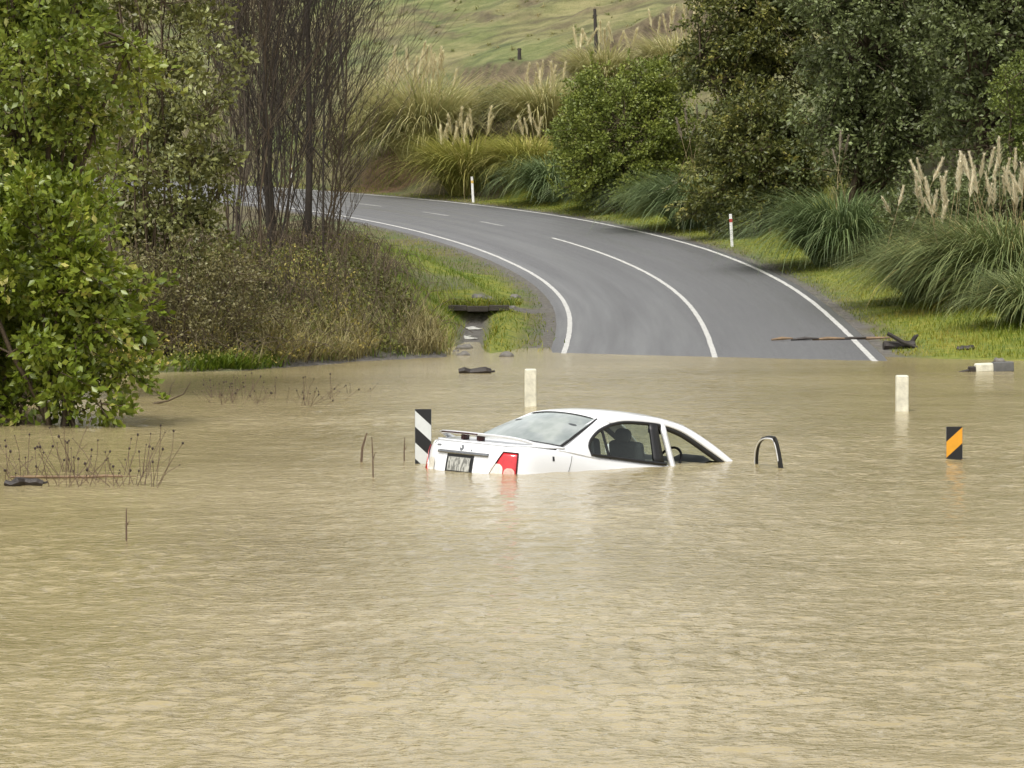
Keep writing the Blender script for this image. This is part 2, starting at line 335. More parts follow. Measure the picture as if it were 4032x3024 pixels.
ng = noise_node(n, l, 9, 4); rg = ramp(n, [(0.35, (0.065, 0.06, 0.052)), (0.65, (0.17, 0.155, 0.135))]); l.new(ng.outputs['Fac'], rg.inputs[0])
c = mix(n, l, attr(n, 'gravel'), c, rg.outputs[0])
l.new(c, b.inputs['Base Color']); b.inputs['Roughness'].default_value = 0.85
bp = n.new('ShaderNodeBump'); bp.inputs['Strength'].default_value = 1.0; bp.inputs['Distance'].default_value = 0.28
l.new(n2.outputs['Fac'], bp.inputs['Height']); l.new(bp.outputs[0], b.inputs['Normal'])
me = gridmesh('ground', np.stack([GX, GY, GZ], -1))
for a_, d_ in dict(gravel=gravel, clay=clay, mud=mud, lush=lush, hill=hillm).items():
    at_ = me.attributes.new(a_, 'FLOAT', 'POINT'); at_.data.foreach_set('value', np.asarray(d_, np.float32))
tag(obj('ground', me, mg), 'grassy hillside and road banks around the bend', 'ground', kind='structure')

# ---------------------------------------------------------------- road and its painted lines
mr, n, l, b = newmat('wet_asphalt')
geo = noise_node(n, l, 22, 4); big = noise_node(n, l, 0.35, 4)
ta = n.new('ShaderNodeAttribute'); ta.attribute_name = 'tt'; sa = n.new('ShaderNodeAttribute'); sa.attribute_name = 'ss'
cmb = n.new('ShaderNodeCombineXYZ'); l.new(ta.outputs['Fac'], cmb.inputs[0]); l.new(sa.outputs['Fac'], cmb.inputs[1])
stn = noise_node(n, l, 1.0, 3, cmb.outputs[0], 0.5, (1.5, 0.035, 1))
ra = ramp(n, [(0.33, (0.080, 0.080, 0.081)), (0.67, (0.170, 0.169, 0.170))]); l.new(geo.outputs['Fac'], ra.inputs[0])
rb = ramp(n, [(0.35, (0.93, 0.93, 0.935)), (0.65, (1.10, 1.10, 1.105))]); l.new(stn.outputs['Fac'], rb.inputs[0])
mm = n.new('ShaderNodeMix'); mm.data_type = 'RGBA'; mm.blend_type = 'MULTIPLY'; mm.inputs['Factor'].default_value = 1; l.new(ra.outputs[0], mm.inputs[6]); l.new(rb.outputs[0], mm.inputs[7])
l.new(mm.outputs[2], b.inputs['Base Color'])
rr = ramp(n, [(0.35, (0.62, 0.62, 0.62)), (0.65, (0.36, 0.36, 0.36))]); l.new(stn.outputs['Fac'], rr.inputs[0]); l.new(rr.outputs[0], b.inputs['Roughness'])
bp = n.new('ShaderNodeBump'); bp.inputs['Strength'].default_value = 0.35; bp.inputs['Distance'].default_value = 0.01; l.new(geo.outputs['Fac'], bp.inputs['Height']); l.new(bp.outputs[0], b.inputs['Normal'])
ss = np.arange(-70, 150, 0.5); tt = np.array([-3.72, -3.6, -2.4, -1.2, 0, 1.2, 2.4, 3.6, 3.72])
G = np.stack([road_xyz(ss, np.full(len(ss), t) + (0.05 * (fbm(ss * .7, ss * 0, 3) - .5) if abs(t) > 3.7 else 0), -0.09 if abs(t) > 3.7 else 0) for t in tt], 1)
me = gridmesh('road', G)
for a_, d_ in (('ss', np.repeat(ss, len(tt))), ('tt', np.tile(tt, len(ss)))):
    q = me.attributes.new(a_, 'FLOAT', 'POINT'); q.data.foreach_set('value', d_.astype(np.float32))
road = tag(obj('road', me, mr), 'wet grey asphalt road curving uphill out of the floodwater', 'road', kind='structure')
def line(name, s0, s1, t, wd, mat):
    s = np.arange(s0, s1 + 0.01, 0.4); e = (fbm(s * 2.1, s * 0 + t, 7, 2) - 0.5) * 0.025
    G = np.stack([road_xyz(s, t - wd / 2 + e, 0.005), road_xyz(s, t + wd / 2 + e, 0.005)], 1)
    return obj(name, gridmesh(name, G), mat, road)
line('edge_line', -40, 148, -3.33, 0.12, M['line_white']); line('edge_line', -40, 148, 3.33, 0.13, M['line_white'])
line('centre_line', -40, 54.5, 0.0, 0.12, M['line_white'])
for s0 in (61.0, 67.5, 74.5, 84.5, 94.5, 104.5): line('centre_dash', s0, s0 + 3, 0.0, 0.11, M['line_worn'])

# ---------------------------------------------------------------- flood water
WAVE = 1.0
mw, n, l, b = newmat('silty_water')
nb = noise_node(n, l, 0.16, 3); rw = ramp(n, [(0.32, (0.275, 0.222, 0.108)), (0.68, (0.395, 0.325, 0.178))]); l.new(nb.outputs['Fac'], rw.inputs[0]); l.new(rw.outputs[0], b.inputs['Base Color'])
b.inputs['Roughness'].default_value = 0.10; b.inputs['IOR'].default_value = 1.33
na = noise_node(n, l, 9.5, 3, None, 0.6, (0.8, 1.0, 1)); nc = noise_node(n, l, 1.6, 3, None, 0.5, (0.6, 1.0, 1))
mad = n.new('ShaderNodeMath'); mad.operation = 'MULTIPLY_ADD'; mad.inputs[1].default_value = 1.2; l.new(nc.outputs['Fac'], mad.inputs[0]); l.new(na.outputs['Fac'], mad.inputs[2])
bp = n.new('ShaderNodeBump'); bp.inputs['Strength'].default_value = 0.5; bp.inputs['Distance'].default_value = 0.05; l.new(mad.outputs[0], bp.inputs['Height']); l.new(bp.outputs[0], b.inputs['Normal'])
b.inputs['Specular IOR Level'].default_value = 0.5
# real waves over the open water between the viewer and the bend; a plain sheet carries on beyond them
wr = np.concatenate([[-300, -60, 0, 10, 15], np.geomspace(18, 89.5, 660), [95, 110, 125]]); wu = np.concatenate([[-700, -60, -6, -1.6], np.linspace(-1.22, 1.22, 380), [1.6, 6, 60, 700]])
WY, WU = np.meshgrid(wr, wu, indexing='ij'); half = 0.131 * np.clip(WY, 15, None); WX = WU * half
fade = (1 - sstep(np.abs(WU), 1.1, 1.22)) * sstep(WY, 17, 19) * (1 - sstep(WY, 82, 89))
calm = 1 - 0.75 * sstep(WY, 66, 84)
xx, yy = WX + 0.35 * fbm(WX * .8, WY * .8, 61, 2), WY + 0.35 * fbm(WX * .8, WY * .8, 67, 2)
wz = 0.012 * (fbm(xx * 1.1, yy * 1.5, 51, 2) - .5) + 0.015 * (vnoise(xx * 3.4, yy * 3.8, 53) - .5) + 0.015 * (vnoise(xx * 7.0, yy * 6.5, 55) - .5) * (1 - .6 * sstep(WY, 50, 75)) + 0.010 * (vnoise(xx * 13, yy * 11, 57) - .5) * (1 - sstep(WY, 32, 50))
gust = 0.25 + 1.5 * fbm(WX * .16, WY * .12, 59, 3)
WZ = wz * fade * calm * gust * WAVE
me = gridmesh('water', np.stack([WX, WY, WZ], -1))
tag(obj('water', me, mw), 'muddy brown floodwater covering the road', 'water', kind='structure')
# ---------------------------------------------------------------- the drowned sedan
car = thing('sedan', 'white four door sedan sunk to its windows in brown floodwater, front door open', 'car')
car.location = (-0.655, 46.553, -0.653); car.scale = (1.06,) * 3
car.rotation_euler = (R(1.4), R(5.9), R(41.9)); car.rotation_mode = 'XYZ'
def mesh_of(name, G): return gridmesh(name, G)
def part(name, G, mat, parent=car, thick=0.0, off=-1):
    o = obj(name, gridmesh(name, G), mat, parent)
    if thick:
        s = o.modifiers.new('solid', 'SOLIDIFY'); s.thickness = thick; s.offset = off
    return o
HALF = [(-0.10, 0), (-0.088, .22), (-0.05, .42), (0.012, .63), (0.09, .76), (0.21, .84), (0.40, .88), (0.8, .90), (1.3, .905), (2.0, .91), (2.8, .905), (3.5, .885), (4.2, .85), (4.6, .77), (4.8, .60), (4.88, .35), (4.90, 0)]
HP = cr(HALF, 8)
ARC = np.concatenate([[0], np.cumsum(np.hypot(*np.diff(HP, axis=0).T))])
HT = np.gradient(HP, axis=0); HT /= np.linalg.norm(HT, axis=1)[:, None]; HN = np.stack([-HT[:, 1], HT[:, 0]], 1) * 1.0   # outward
HN = np.where((HN * (HP - np.array([2.4, 0.0]))).sum(1)[:, None] < 0, -HN, HN)
def belt(x): return np.interp(x, [0, .3, .8, 1.3, 2.0, 2.8, 3.5, 4.2, 4.65, 4.9], [.945, .962, .955, .925, .90, .885, .885, .84, .75, .66])
def inward(zz, zb):
    return np.interp(zz, [.2, .34, .45, .575, .605, .70, .80, zb - .10, zb - .045, zb - .015, zb], [.08, .015, 0, 0.004, .030, .034, .045, .055, .072, .09, .125])
def shell(a, z, side=1, out=0.0):            # a: distance round the plan from the tail's middle, side 1 = left, -1 = right
    x, y = np.interp(a, ARC, HP[:, 0]), np.interp(a, ARC, HP[:, 1]); nx, ny = np.interp(a, ARC, HN[:, 0]), np.interp(a, ARC, HN[:, 1])
    d = out - inward(z, float(belt(x))); return np.array([x + nx * d, side * (y + ny * d), z])
aa = np.concatenate([np.linspace(0, 1.5, 40), np.linspace(1.56, ARC[-1], 44)])
def rows(a):
    zb = float(belt(np.interp(a, ARC, HP[:, 0]))); return [.2, .28, .34, .45, .575, .59, .605, .70, .80, zb - .10, zb - .07, zb - .045, zb - .03, zb - .015, zb - .006, zb]
ring = [(-1, a) for a in aa[::-1]] + [(1, a) for a in aa[1:]]
def rows_cut(s, a):                          # the open door leaves its aperture in the right flank
    x = np.interp(a, ARC, HP[:, 0]); r_ = rows(a)
    return [min(z, .66) for z in r_] if (s < 0 and 2.47 < x < 3.62) else r_
G = [[shell(a, z, s) for z in rows_cut(s, a)] for s, a in ring]
part('body', G, M['white_paint'], thick=0.02)
# boot lid
vs = np.linspace(-1, 1, 25); us = np.linspace(0, 1, 12)
def deck_edge(v):
    a = abs(v) * 1.28; p = shell(a, float(belt(np.interp(a, ARC, HP[:, 0]))), 1 if v >= 0 else -1); return p
def rw_base(v): return np.array([0.80 - 0.10 * (1 - v * v), v * 0.80, 0.975 + 0.04 * (1 - abs(v) ** 2.2)])
G = []
for u in us:
    row = []
    for v in vs:
        e = deck_edge(v); b_ = rw_base(v); p = e * (1 - u) + b_ * u; p[2] += 0.022 * math.sin(math.pi * u) * (1 - abs(v) ** 3) + 0.001; row.append(p)
    G.append(row)
part('boot_lid', G, M['white_paint'], thick=0.015)
# roof, pillars
RW_T = lambda v: np.array([1.46 - 0.05 * (1 - v * v), v * 0.56, 1.335 + 0.045 * (1 - v * v)])
def roofline(u, v):
    xs_ = [1.46, 1.8, 2.3, 2.75, 2.95]; hw = np.interp(u, [0, .3, .65, 1], [.545, .575, .585, .565]); zz = np.interp(u, [0, .15, .3, .5, .7, .85, 1], [1.335, 1.370, 1.392, 1.402, 1.395, 1.376, 1.345])
    x = 1.46 - .05 * (1 - v * v) + u * (1.40 + .09 * (1 - v * v)); return np.array([x, v * hw, zz + 0.045 * (1 - abs(v) ** 2.4)])
part('roof', [[roofline(u, v) for v in np.linspace(-1, 1, 21)] for u in np.linspace(0, 1, 18)], M['white_paint'], thick=0.02)
WS_T = lambda v: roofline(1.0, v)
WS_B = lambda v: np.array([3.57 + 0.18 * (1 - v * v), v * 0.755, 0.965 + 0.03 * (1 - v * v)])
PILLAR = [[(0.66, .80, .945), (0.95, .812, .925), (1.34, .815, .88)], [(0.80, .715, .985), (1.0, .775, .98), (1.20, .795, .955)], [(0.98, .645, 1.085), (1.10, .70, 1.085), (1.19, .755, 1.07)],
          [(1.24, .58, 1.235), (1.30, .63, 1.22), (1.37, .69, 1.21)], [(1.455, .545, 1.337), (1.52, .595, 1.33), (1.60, .65, 1.305)]]
RAIL_O = [(1.455, .545, 1.337), (1.8, .577, 1.395), (2.2, .586, 1.402), (2.55, .585, 1.388), (2.86, .565, 1.345), (3.23, .66, 1.175), (3.58, .755, .965), (3.72, .80, .86)]
RAIL_I = [(1.60, .65, 1.305), (1.80, .645, 1.345), (2.12, .645, 1.358), (2.42, .65, 1.345), (2.76, .67, 1.275), (3.15, .725, 1.10), (3.45, .785, .945), (3.57, .82, .85)]
def flip(G): return [[(p[0], -p[1], p[2]) for p in r] for r in G]
for sgn in (1, -1):
    f = (lambda G: G) if sgn > 0 else flip
    part('rear_pillar', dense(f(PILLAR), 6, 6), M['white_paint'], thick=0.03, off=0)
    mid = [tuple(np.array(o_) * .5 + np.array(i_) * .5 + np.array([0, .016, .012])) for o_, i_ in zip(RAIL_O, RAIL_I)]
    part('roof_rail', dense(f([list(t) for t in zip(RAIL_O, mid, RAIL_I)]), 8, 4), M['white_paint'], thick=0.03, off=0)
# glazing
def lerp2(A, B, n, bulge=0.0, nn=(0, 0, 1)):
    return [[A(v) * (1 - u) + B(v) * u + np.array(nn) * bulge * 4 * u * (1 - u) for v in np.linspace(-1, 1, 15)] for u in np.linspace(0, 1, n)]
rwb = lambda v: np.array([0.785 - 0.10 * (1 - v * v), v * 0.735, .997 + 0.03 * (1 - abs(v) ** 2.2)])
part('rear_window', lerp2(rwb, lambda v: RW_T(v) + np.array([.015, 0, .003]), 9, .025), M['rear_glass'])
part('windscreen', lerp2(WS_B, WS_T, 9, .02), M['glass'])
outl = [rwb(v) for v in np.linspace(-1, 1, 15)] + [RW_T(v) + np.array([.01, 0, .004]) for v in np.linspace(1, -1, 15)] + [rwb(-1)]
MB().tube(outl, 0.016, 6).build('rear_window_seal', M['rubber'], car, True)
ZI = cr(RAIL_I, 8); DLO = np.concatenate([cr([(1.20, .795, .955), (1.19, .755, 1.07), (1.37, .69, 1.21), (1.60, .65, 1.305)], 6), ZI[1:]])
def top_at(x): return np.array([x, np.interp(x, DLO[5:, 0], DLO[5:, 1]), np.interp(x, DLO[5:, 0], DLO[5:, 2])])
def bot_at(x): return np.array([x, .80, float(belt(x)) - 0.02])
def sideglass(name, x0, x1, sgn, mat):
    G = []
    for x in np.linspace(x0, x1, 10):
        t, b_ = top_at(x), bot_at(x); t = t * 1.0; G.append([b_ * (1 - u) + t * u + np.array([0, 0.004 + .01 * 4 * u * (1 - u), 0]) for u in np.linspace(0, 1, 6)])
    G = np.array(G); G[..., 1] *= sgn; return part(name, G, mat)
for sgn in (1, -1):
    sideglass('quarter_window', 1.21, 1.50, sgn, M['glass']); sideglass('rear_door_window', 1.51, 2.28, sgn, M['glass'])
    fl = np.array([1, sgn, 1])
    MB().tube([(bot_at(1.50) + [0, .006, 0]) * fl, (top_at(1.44) + [0, .006, 0]) * fl], 0.017, 6).build('window_divider', M['black_trim'], car)
    tr = DLO[DLO[:, 0] <= 2.40] + np.array([0, .008, -.012])
    MB().tube(tr * fl, 0.021, 6).build('window_trim', M['black_trim'], car, True)
    MB().tube([(bot_at(x) + [0, .02, 0.03]) * fl for x in np.linspace(1.19, 2.38, 9)], 0.02, 6).build('waist_trim', M['black_trim'], car, True)
    # rear door frame by the centre post: a broad black upright
    G = np.array([[bot_at(2.20 + .16 * k) * (1 - u) + top_at(2.20 + .12 * k) * u + np.array([0, .012, -.01 * u]) for u in np.linspace(.03, .99, 7)] for k in (0, .5, 1)]); G[..., 1] *= sgn
    part('rear_door_frame', G, M['black_trim'], thick=.03, off=0)
sideglass('front_door_window', 2.44, 3.40, 1, M['glass'])
for sgn in (1, -1):
    fl = np.array([1, sgn, 1]); bl = DLO[DLO[:, 0] >= 2.36] + np.array([-.02, -.015, -.022])
    MB().tube(bl * fl, 0.030, 6).build('door_seal', M['rubber'], car, True)
    G = np.array([[np.array([2.385 + .055 * k + .12 * (1 - u), .655 * u + .835 * (1 - u), 1.35 * u + .76 * (1 - u)]) for u in np.linspace(0, 1, 6)] for k in (0, 1)]); G[..., 1] *= sgn
    part('centre_pillar', G, M['white_paint'], thick=.05, off=0)
# tail lamps
for sgn in (-1, 1):
    G = [[shell((.45 + .19 * (z - .56) / .34 + (.17 if sgn > 0 else 0)) * (1 - u) + .83 * u, z, sgn, .006) for u in np.linspace(0, 1, 12)] for z in np.linspace(.56, .88, 9)]
    t = part('tail_light', G, M['red_lens'], thick=.012)
    E_ = [G[0][0]] + [r[0] for r in G] + [p for p in G[-1]] + [r[-1] for r in G[::-1]]
    MB().tube(E_, .009, 5).build('lamp_surround', M['dark_lens'], t)
    def blobpatch(a0, a1, z0, z1, out):
        G = []
        for k in range(7):
            zz = z0 + (z1 - z0) * k / 6; sh = math.sqrt(max(0.05, 1 - (max(0, k - 4) / 2.25) ** 2)); m_ = (a0 + a1) / 2; h_ = (a1 - a0) / 2 * sh
            G.append([shell(m_ - h_ + 2 * h_ * u, zz, sgn, out) for u in np.linspace(0, 1, 9)])
        return G
    part('reverse_lens', blobpatch(.485, .655, .57, .745, .012), M['clear_lens'], t); part('indicator_lens', blobpatch(.67, .805, .57, .705, .012), M['pink_lens'], t)
# boot furniture
G = [[shell(a if a >= 0 else -a, z, 1 if a >= 0 else -1, o_) for a in np.linspace(-.44, .44, 17)] for z, o_ in ((.805, .004), (.812, .022), (.835, .024), (.845, .004))]
part('garnish_strip', G, M['chrome'])
G = [[shell(abs(a), z, 1 if a >= 0 else -1, .002) for a in np.linspace(-.235, .235, 9)] for z in (.60, .70, .805)]
part('plate_recess', G, M['black_trim'])
mp_, n, l, b = newmat('plate'); tc = n.new('ShaderNodeTexCoord'); q = noise_node(n, l, 16, 3, tc.outputs['Object'], .6, (1, 2.2, .9)); r_ = ramp(n, [(.42, (.16, .16, .145)), (.58, (.46, .46, .42))]); l.new(q.outputs['Fac'], r_.inputs[0]); l.new(r_.outputs[0], b.inputs['Base Color']); b.inputs['Roughness'].default_value = .4
G = [[shell(abs(a), z, 1 if a >= 0 else -1, .010) for a in np.linspace(-.19, .19, 9)] for z in (.62, .70, .775)]
part('number_plate', G, mp_)
ang = np.linspace(0, 2 * np.pi, 19)
def disc(name, cy, cz, r, mat, out, side=1, inner=0.0):
    G = [[shell(abs(cy + r * q * math.cos(t)), cz + r * q * math.sin(t), 1 if cy + r * q * math.cos(t) >= 0 else -1, out) for t in ang] for q in (max(inner, .02), .6 if inner < .5 else .9, 1)]
    return part(name, G, mat)
disc('badge', 0.0, .885, .034, M['chrome'], .006)
disc('badge_mark', .006, .890, .014, M['white_paint'], .009)
disc('lock', -.17, .865, .010, M['chrome'], .006)
for k in range(4): part('lettering', [[shell(.44 + .026 * k + .018 * u, z, 1, .006) for u in (0, 1)] for z in (.885, .905)], M['chrome'])
# filler flap latch on the right flank
G = [[shell(1.32 + .03 * u, z, -1, .004) for u in (0, .5, 1)] for z in (.83, .85, .88)]
part('filler_catch', G, M['dash'])
# shut lines
def seam(pts): MB().tube(pts, .0035, 4, False).build('shut_line', M['dash'], car)
seam([shell(.63, z, -1, .001) for z in np.linspace(.90, .94, 4)]); seam([shell(.63, z, 1, .001) for z in np.linspace(.90, .94, 4)])
seam([shell(abs(a), .592, 1 if a >= 0 else -1, .003) for a in np.linspace(-1.25, 1.25, 40)])
seam([shell(1.62 - .10 * (.90 - z) / .3, z, -1, .001) for z in np.linspace(.62, .905, 9)])
# spoiler
def wing(v):
    e = deck_edge(v * .94); c_ = np.array([e[0] + .075, e[1] * .97, 0.0]); c_[2] = .962 + .072 * (1 - abs(v) ** 5) + 0.012 * (1 - v * v); return c_
sec = [(-.085, .012), (-.06, .022), (.02, .014), (.075, 0), (.02, -.012), (-.06, -.012), (-.085, .012)]
part('spoiler', [[wing(v) + np.array([a_, 0, b_]) for a_, b_ in sec] for v in np.linspace(-1, 1, 31)], M['white_paint'])
for v in (-.86, -.12, .12, .86):
    p = wing(v); MB().box((p[0] + .01, p[1], p[2] - .04), (.09, .055, .06)).build('spoiler_foot', M['dark_lens'] if abs(v) < .5 else M['white_paint'], car, bevel=.01)
G = [[wing(v) + np.array([-.088, 0, b_]) for b_ in (-.006, .010)] for v in np.linspace(-.16, .5, 7)]
part('stop_lamp', G, M['dark_lens'], thick=.006, off=0)
# bonnet, wheels
part('bonnet', [[np.array([3.52 + .17 * (1 - v * v) + u * (1.34 - .12 * v * v), v * (.80 - .16 * u * u), .955 - .03 * abs(v) ** 2 - .24 * u ** 1.7]) for v in np.linspace(-1, 1, 13)] for u in np.linspace(0, 1, 9)], M['white_paint'], thick=.015)
for x in (1.05, 3.85):
    for s in (-1, 1):
        t = np.linspace(0, 2 * np.pi, 25); prof = [(.20, -.09), (.30, -.10), (.325, -.05), (.325, .05), (.30, .10), (.20, .09)]
        wh = part('wheel', [[(x + r_ * math.cos(q), s * .79 + d_, .32 + r_ * math.sin(q)) for q in t] for r_, d_ in prof], M['tyre'])
        part('rim', [[(x + r_ * math.cos(q), s * .79 + s * d_, .32 + r_ * math.sin(q)) for q in t] for r_, d_ in ((.02, .05), (.12, .06), (.205, .08))], M['alloy'], wh)
# cabin
def seat(x, y, rear=False):
    w_ = .26 if not rear else .30
    s_ = MB().box((x, y, .95), (.12, w_ * 2, .36), Matrix.Rotation(R(-14), 3, 'Y')).build('seat_back', M['seat'], car, bevel=.05)
    G = []
    for k in range(9):
        q = math.pi * k / 8; G.append([np.array([x - .075 - .02 + .05 * math.sin(q) * math.cos(t), y + (.135 * math.sin(q) ** .6) * math.sin(t), 1.185 - .085 * math.cos(q)]) for t in np.linspace(0, 2 * np.pi, 17)])
    part('headrest', G, M['seat'], s_)
seat(2.18, -.37); seat(2.18, .37); seat(1.30, -.42, True); seat(1.30, .42, True)
MB().box((1.30, 0, .9), (.13, 1.3, .3)).build('rear_bench', M['seat'], car, bevel=.05)
part('parcel_shelf', [[(.80, -.7, .985), (.80, .7, .985)], [(1.32, -.7, 1.0), (1.32, .7, 1.0)]], M['seat'])
part('dashboard', [[np.array([3.02 + .5 * u, v * .72, .92 + .07 * math.sin(math.pi * min(u * 1.2, 1)) + (.05 if -.75 < v < -.2 else 0) * math.sin(math.pi * u)]) for v in np.linspace(-1, 1, 15)] for u in np.linspace(0, 1, 7)], M['dash'])
q = np.linspace(0, 2 * np.pi, 25); MB().tube([(2.86 + .07 * math.cos(t), -.37 + .185 * math.sin(t), .93 + .17 * math.cos(t)) for t in q], .016, 6).build('steering_wheel', M['dash'], car, True)
rv = MB().box((2.96, 0, 1.275), (.035, .25, .075)).build('rear_view_mirror', M['dash'], car, bevel=.015)
MB().tube([(2.97, 0, 1.31), (2.94, 0, 1.385)], .014, 6).build('mirror_stem', M['dash'], rv)
MB().tube([(2.96, 0, 1.245), (2.955, 0, 1.15)], .004, 4).build('hanger_cord', M['dash'], rv); MB().box((2.955, 0, 1.10), (.03, .06, .10)).build('hanging_tag', M['dash'], rv, bevel=.01)
part('roof_lining', [[roofline(u, v) - np.array([0, 0, .03]) for v in np.linspace(-.97, .97, 9)] for u in np.linspace(0.03, .97, 8)], M['seat'])
mi = MB().box((3.22, .98, 1.0), (.09, .20, .13)).build('door_mirror', M['white_paint'], car, bevel=.03)
# the open front door: built shut, then swung about its hinge
HX, HY, SW = 3.74, -.90, R(63)
cw, sw = math.cos(SW), math.sin(SW)
def swing(p): dx, dy = p[0] - HX, p[1] - HY; return np.array([HX + dx * cw - dy * sw, HY + dx * sw + dy * cw, p[2]])
door = part('open_front_door', [[swing(np.array([x, -(.905 - float(inward(z, float(belt(x))))), z])) for x in np.linspace(2.43, 3.70, 9)] for z in (.3, .45, .6, .75, .85, float(belt(3)) - .03)], M['white_paint'], thick=.10)
fr = np.array([(2.475, -.815, .84), (2.455, -.74, 1.10), (2.44, -.675, 1.27), (2.50, -.655, 1.305), (2.75, -.66, 1.30), (2.98, -.68, 1.265), (3.17, -.71, 1.18), (3.30, -.75, 1.05), (3.38, -.80, .86)])
fr = cr(fr, 4)
MB().tube([swing(p) for p in fr], .009, 6).build('window_frame', M['white_paint'], door, True)
MB().tube([swing(p + np.array([-.006, -.022, .016])) for p in fr], .019, 6).build('window_seal', M['rubber'], door, True)
up = [swing(p) for p in [(2.475, -.815, .86), (2.46, -.75, 1.12), (2.44, -.665, 1.33)]]
MB().tube(up, .022, 6).build('frame_upright', M['black_trim'], door, True)
G = [[swing(p * (1 - u) + np.array([p[0], -.80, .90]) * u) for u in (0, .5, 1)] for p in fr[4:-4]]
# ---------------------------------------------------------------- vegetation builders
def unit(v): return v / (np.linalg.norm(v, axis=-1, keepdims=True) + 1e-9)
def leafmesh(name, P, A, size, ratio, rs, rnd, fold=0.25):
    n_ = len(P); Bv = unit(np.cross(A, rs.normal(size=(n_, 3)))); N = np.cross(A, Bv); s = size[:, None]; wv = s * ratio
    V = np.stack([P, P + A * s * .45 + Bv * wv + N * wv * fold, P + A * s, P + A * s * .45 - Bv * wv + N * wv * fold], 1).reshape(-1, 3)
    i = np.arange(n_)[:, None] * 4; F = np.concatenate([i + np.array([[0, 1, 2]]), i + np.array([[0, 2, 3]])])
    return npmesh(name, V, F, False, {'rnd': np.repeat(rnd, 4)})
def blademesh(name, P, az, L, th0, th1, wd, rnd, seg=4, power=1.3):
    n_ = len(P); u = np.linspace(0, 1, seg + 1); th = th0[:, None] + (th1 - th0)[:, None] * u[None] ** power
    thm = (th[:, 1:] + th[:, :-1]) / 2; st_ = (L / seg)[:, None]
    hor = np.concatenate([np.zeros((n_, 1)), np.cumsum(np.sin(thm) * st_, 1)], 1); ver = np.concatenate([np.zeros((n_, 1)), np.cumsum(np.cos(thm) * st_, 1)], 1)
    d = np.stack([np.cos(az), np.sin(az), 0 * az], 1); sd = np.stack([-np.sin(az), np.cos(az), 0 * az], 1)
    C = P[:, None] + hor[..., None] * d[:, None] + ver[..., None] * np.array([0, 0, 1.0])
    ww = wd[:, None] * np.clip(1.0 - u[None] ** 2.5, 0.06, 1) * np.clip(.55 + u[None] * 2, 0, 1)
    V = np.stack([C - sd[:, None] * ww[..., None] / 2, C + sd[:, None] * ww[..., None] / 2], 2).reshape(-1, 3)
    i = (np.arange(n_) * (seg + 1) * 2)[:, None, None] + (np.arange(seg) * 2)[None, :, None]
    F = (i + np.array([0, 1, 3, 2])[None, None]).reshape(-1, 4)
    return npmesh(name, V, F, False, {'rnd': np.repeat(rnd, (seg + 1) * 2)})
def tubemesh(name, polys, radii, n_=4, smooth=True):
    V, F = tubes(polys, radii, n_); return npmesh(name, V, F, smooth)
def bend(rs, p0, p1, k=5, wob=.08):
    p0, p1 = np.asarray(p0, float), np.asarray(p1, float); t = np.linspace(0, 1, k)[:, None]; L = np.linalg.norm(p1 - p0)
    off = np.cumsum(rs.normal(size=(k, 3)) * wob * L / k, 0); off = off - t * off[-1]; return p0 + (p1 - p0) * t + off
LEAF = {}
LEAF['willow'] = leafmat('willow', [(0, (0.077, 0.110, 0.011)), (.5, (0.161, 0.215, 0.019)), (.85, (0.261, 0.293, 0.039)), (1, (0.540, 0.496, 0.144))], .38, .3)
LEAF['willow2'] = leafmat('willow2', [(0, (0.096, 0.135, 0.021)), (.5, (0.202, 0.256, 0.036)), (.9, (0.325, 0.343, 0.059)), (1, (0.597, 0.591, 0.201))], .42, .3)
LEAF['pale'] = leafmat('pale', [(0, (0.084, 0.084, 0.025)), (.45, (0.162, 0.168, 0.047)), (.8, (0.280, 0.297, 0.095)), (1, (0.515, 0.538, 0.269))], .42, .3)
LEAF['scrub'] = leafmat('scrub', [(0, (0.09, 0.072, 0.036)), (.45, (0.14, 0.125, 0.048)), (.85, (0.22, 0.195, 0.075)), (1, (0.38, 0.37, 0.20))], .55, .25)
LEAF['gorse'] = leafmat('gorse', [(0, (0.081, 0.107, 0.022)), (.5, (0.172, 0.212, 0.037)), (1, (0.310, 0.340, 0.061))], .5, .25)
LEAF['olive'] = leafmat('olive', [(0, (0.035, 0.048, 0.014)), (.45, (0.09, 0.105, 0.024)), (.75, (0.17, 0.175, 0.036)), (1, (0.30, 0.265, 0.055))], .5, .2)
LEAF['grey'] = leafmat('grey', [(0, (0.047, 0.062, 0.021)), (.5, (0.106, 0.126, 0.040)), (.85, (0.188, 0.227, 0.079)), (1, (0.344, 0.413, 0.168))], .5, .2)
LEAF['bright'] = leafmat('bright', [(0, (0.053, 0.085, 0.017)), (1, (0.211, 0.247, 0.047))], .45, .25)
LEAF['bramble'] = leafmat('bramble', [(0, (0.086, 0.071, 0.024)), (.3, (0.102, 0.115, 0.026)), (.6, (0.183, 0.196, 0.037)), (.85, (0.297, 0.261, 0.061)), (1, (0.471, 0.373, 0.094))], .6, .2)
LEAF['straw'] = leafmat('straw', [(0, (0.14, 0.115, 0.055)), (.4, (0.26, 0.225, 0.095)), (.75, (0.38, 0.325, 0.145)), (1, (0.20, 0.23, 0.06))], .7, .25)
LEAF['verge'] = leafmat('verge', [(0, (0.085, 0.145, 0.012)), (.4, (0.15, 0.205, 0.015)), (.75, (0.26, 0.27, 0.02)), (1, (0.33, 0.27, 0.05))], .6, .35)
LEAF['hill'] = leafmat('hill', [(0, (0.216, 0.189, 0.088)), (.3, (0.216, 0.257, 0.081)), (.7, (0.324, 0.311, 0.135)), (1, (0.459, 0.392, 0.203))], .8, .5)
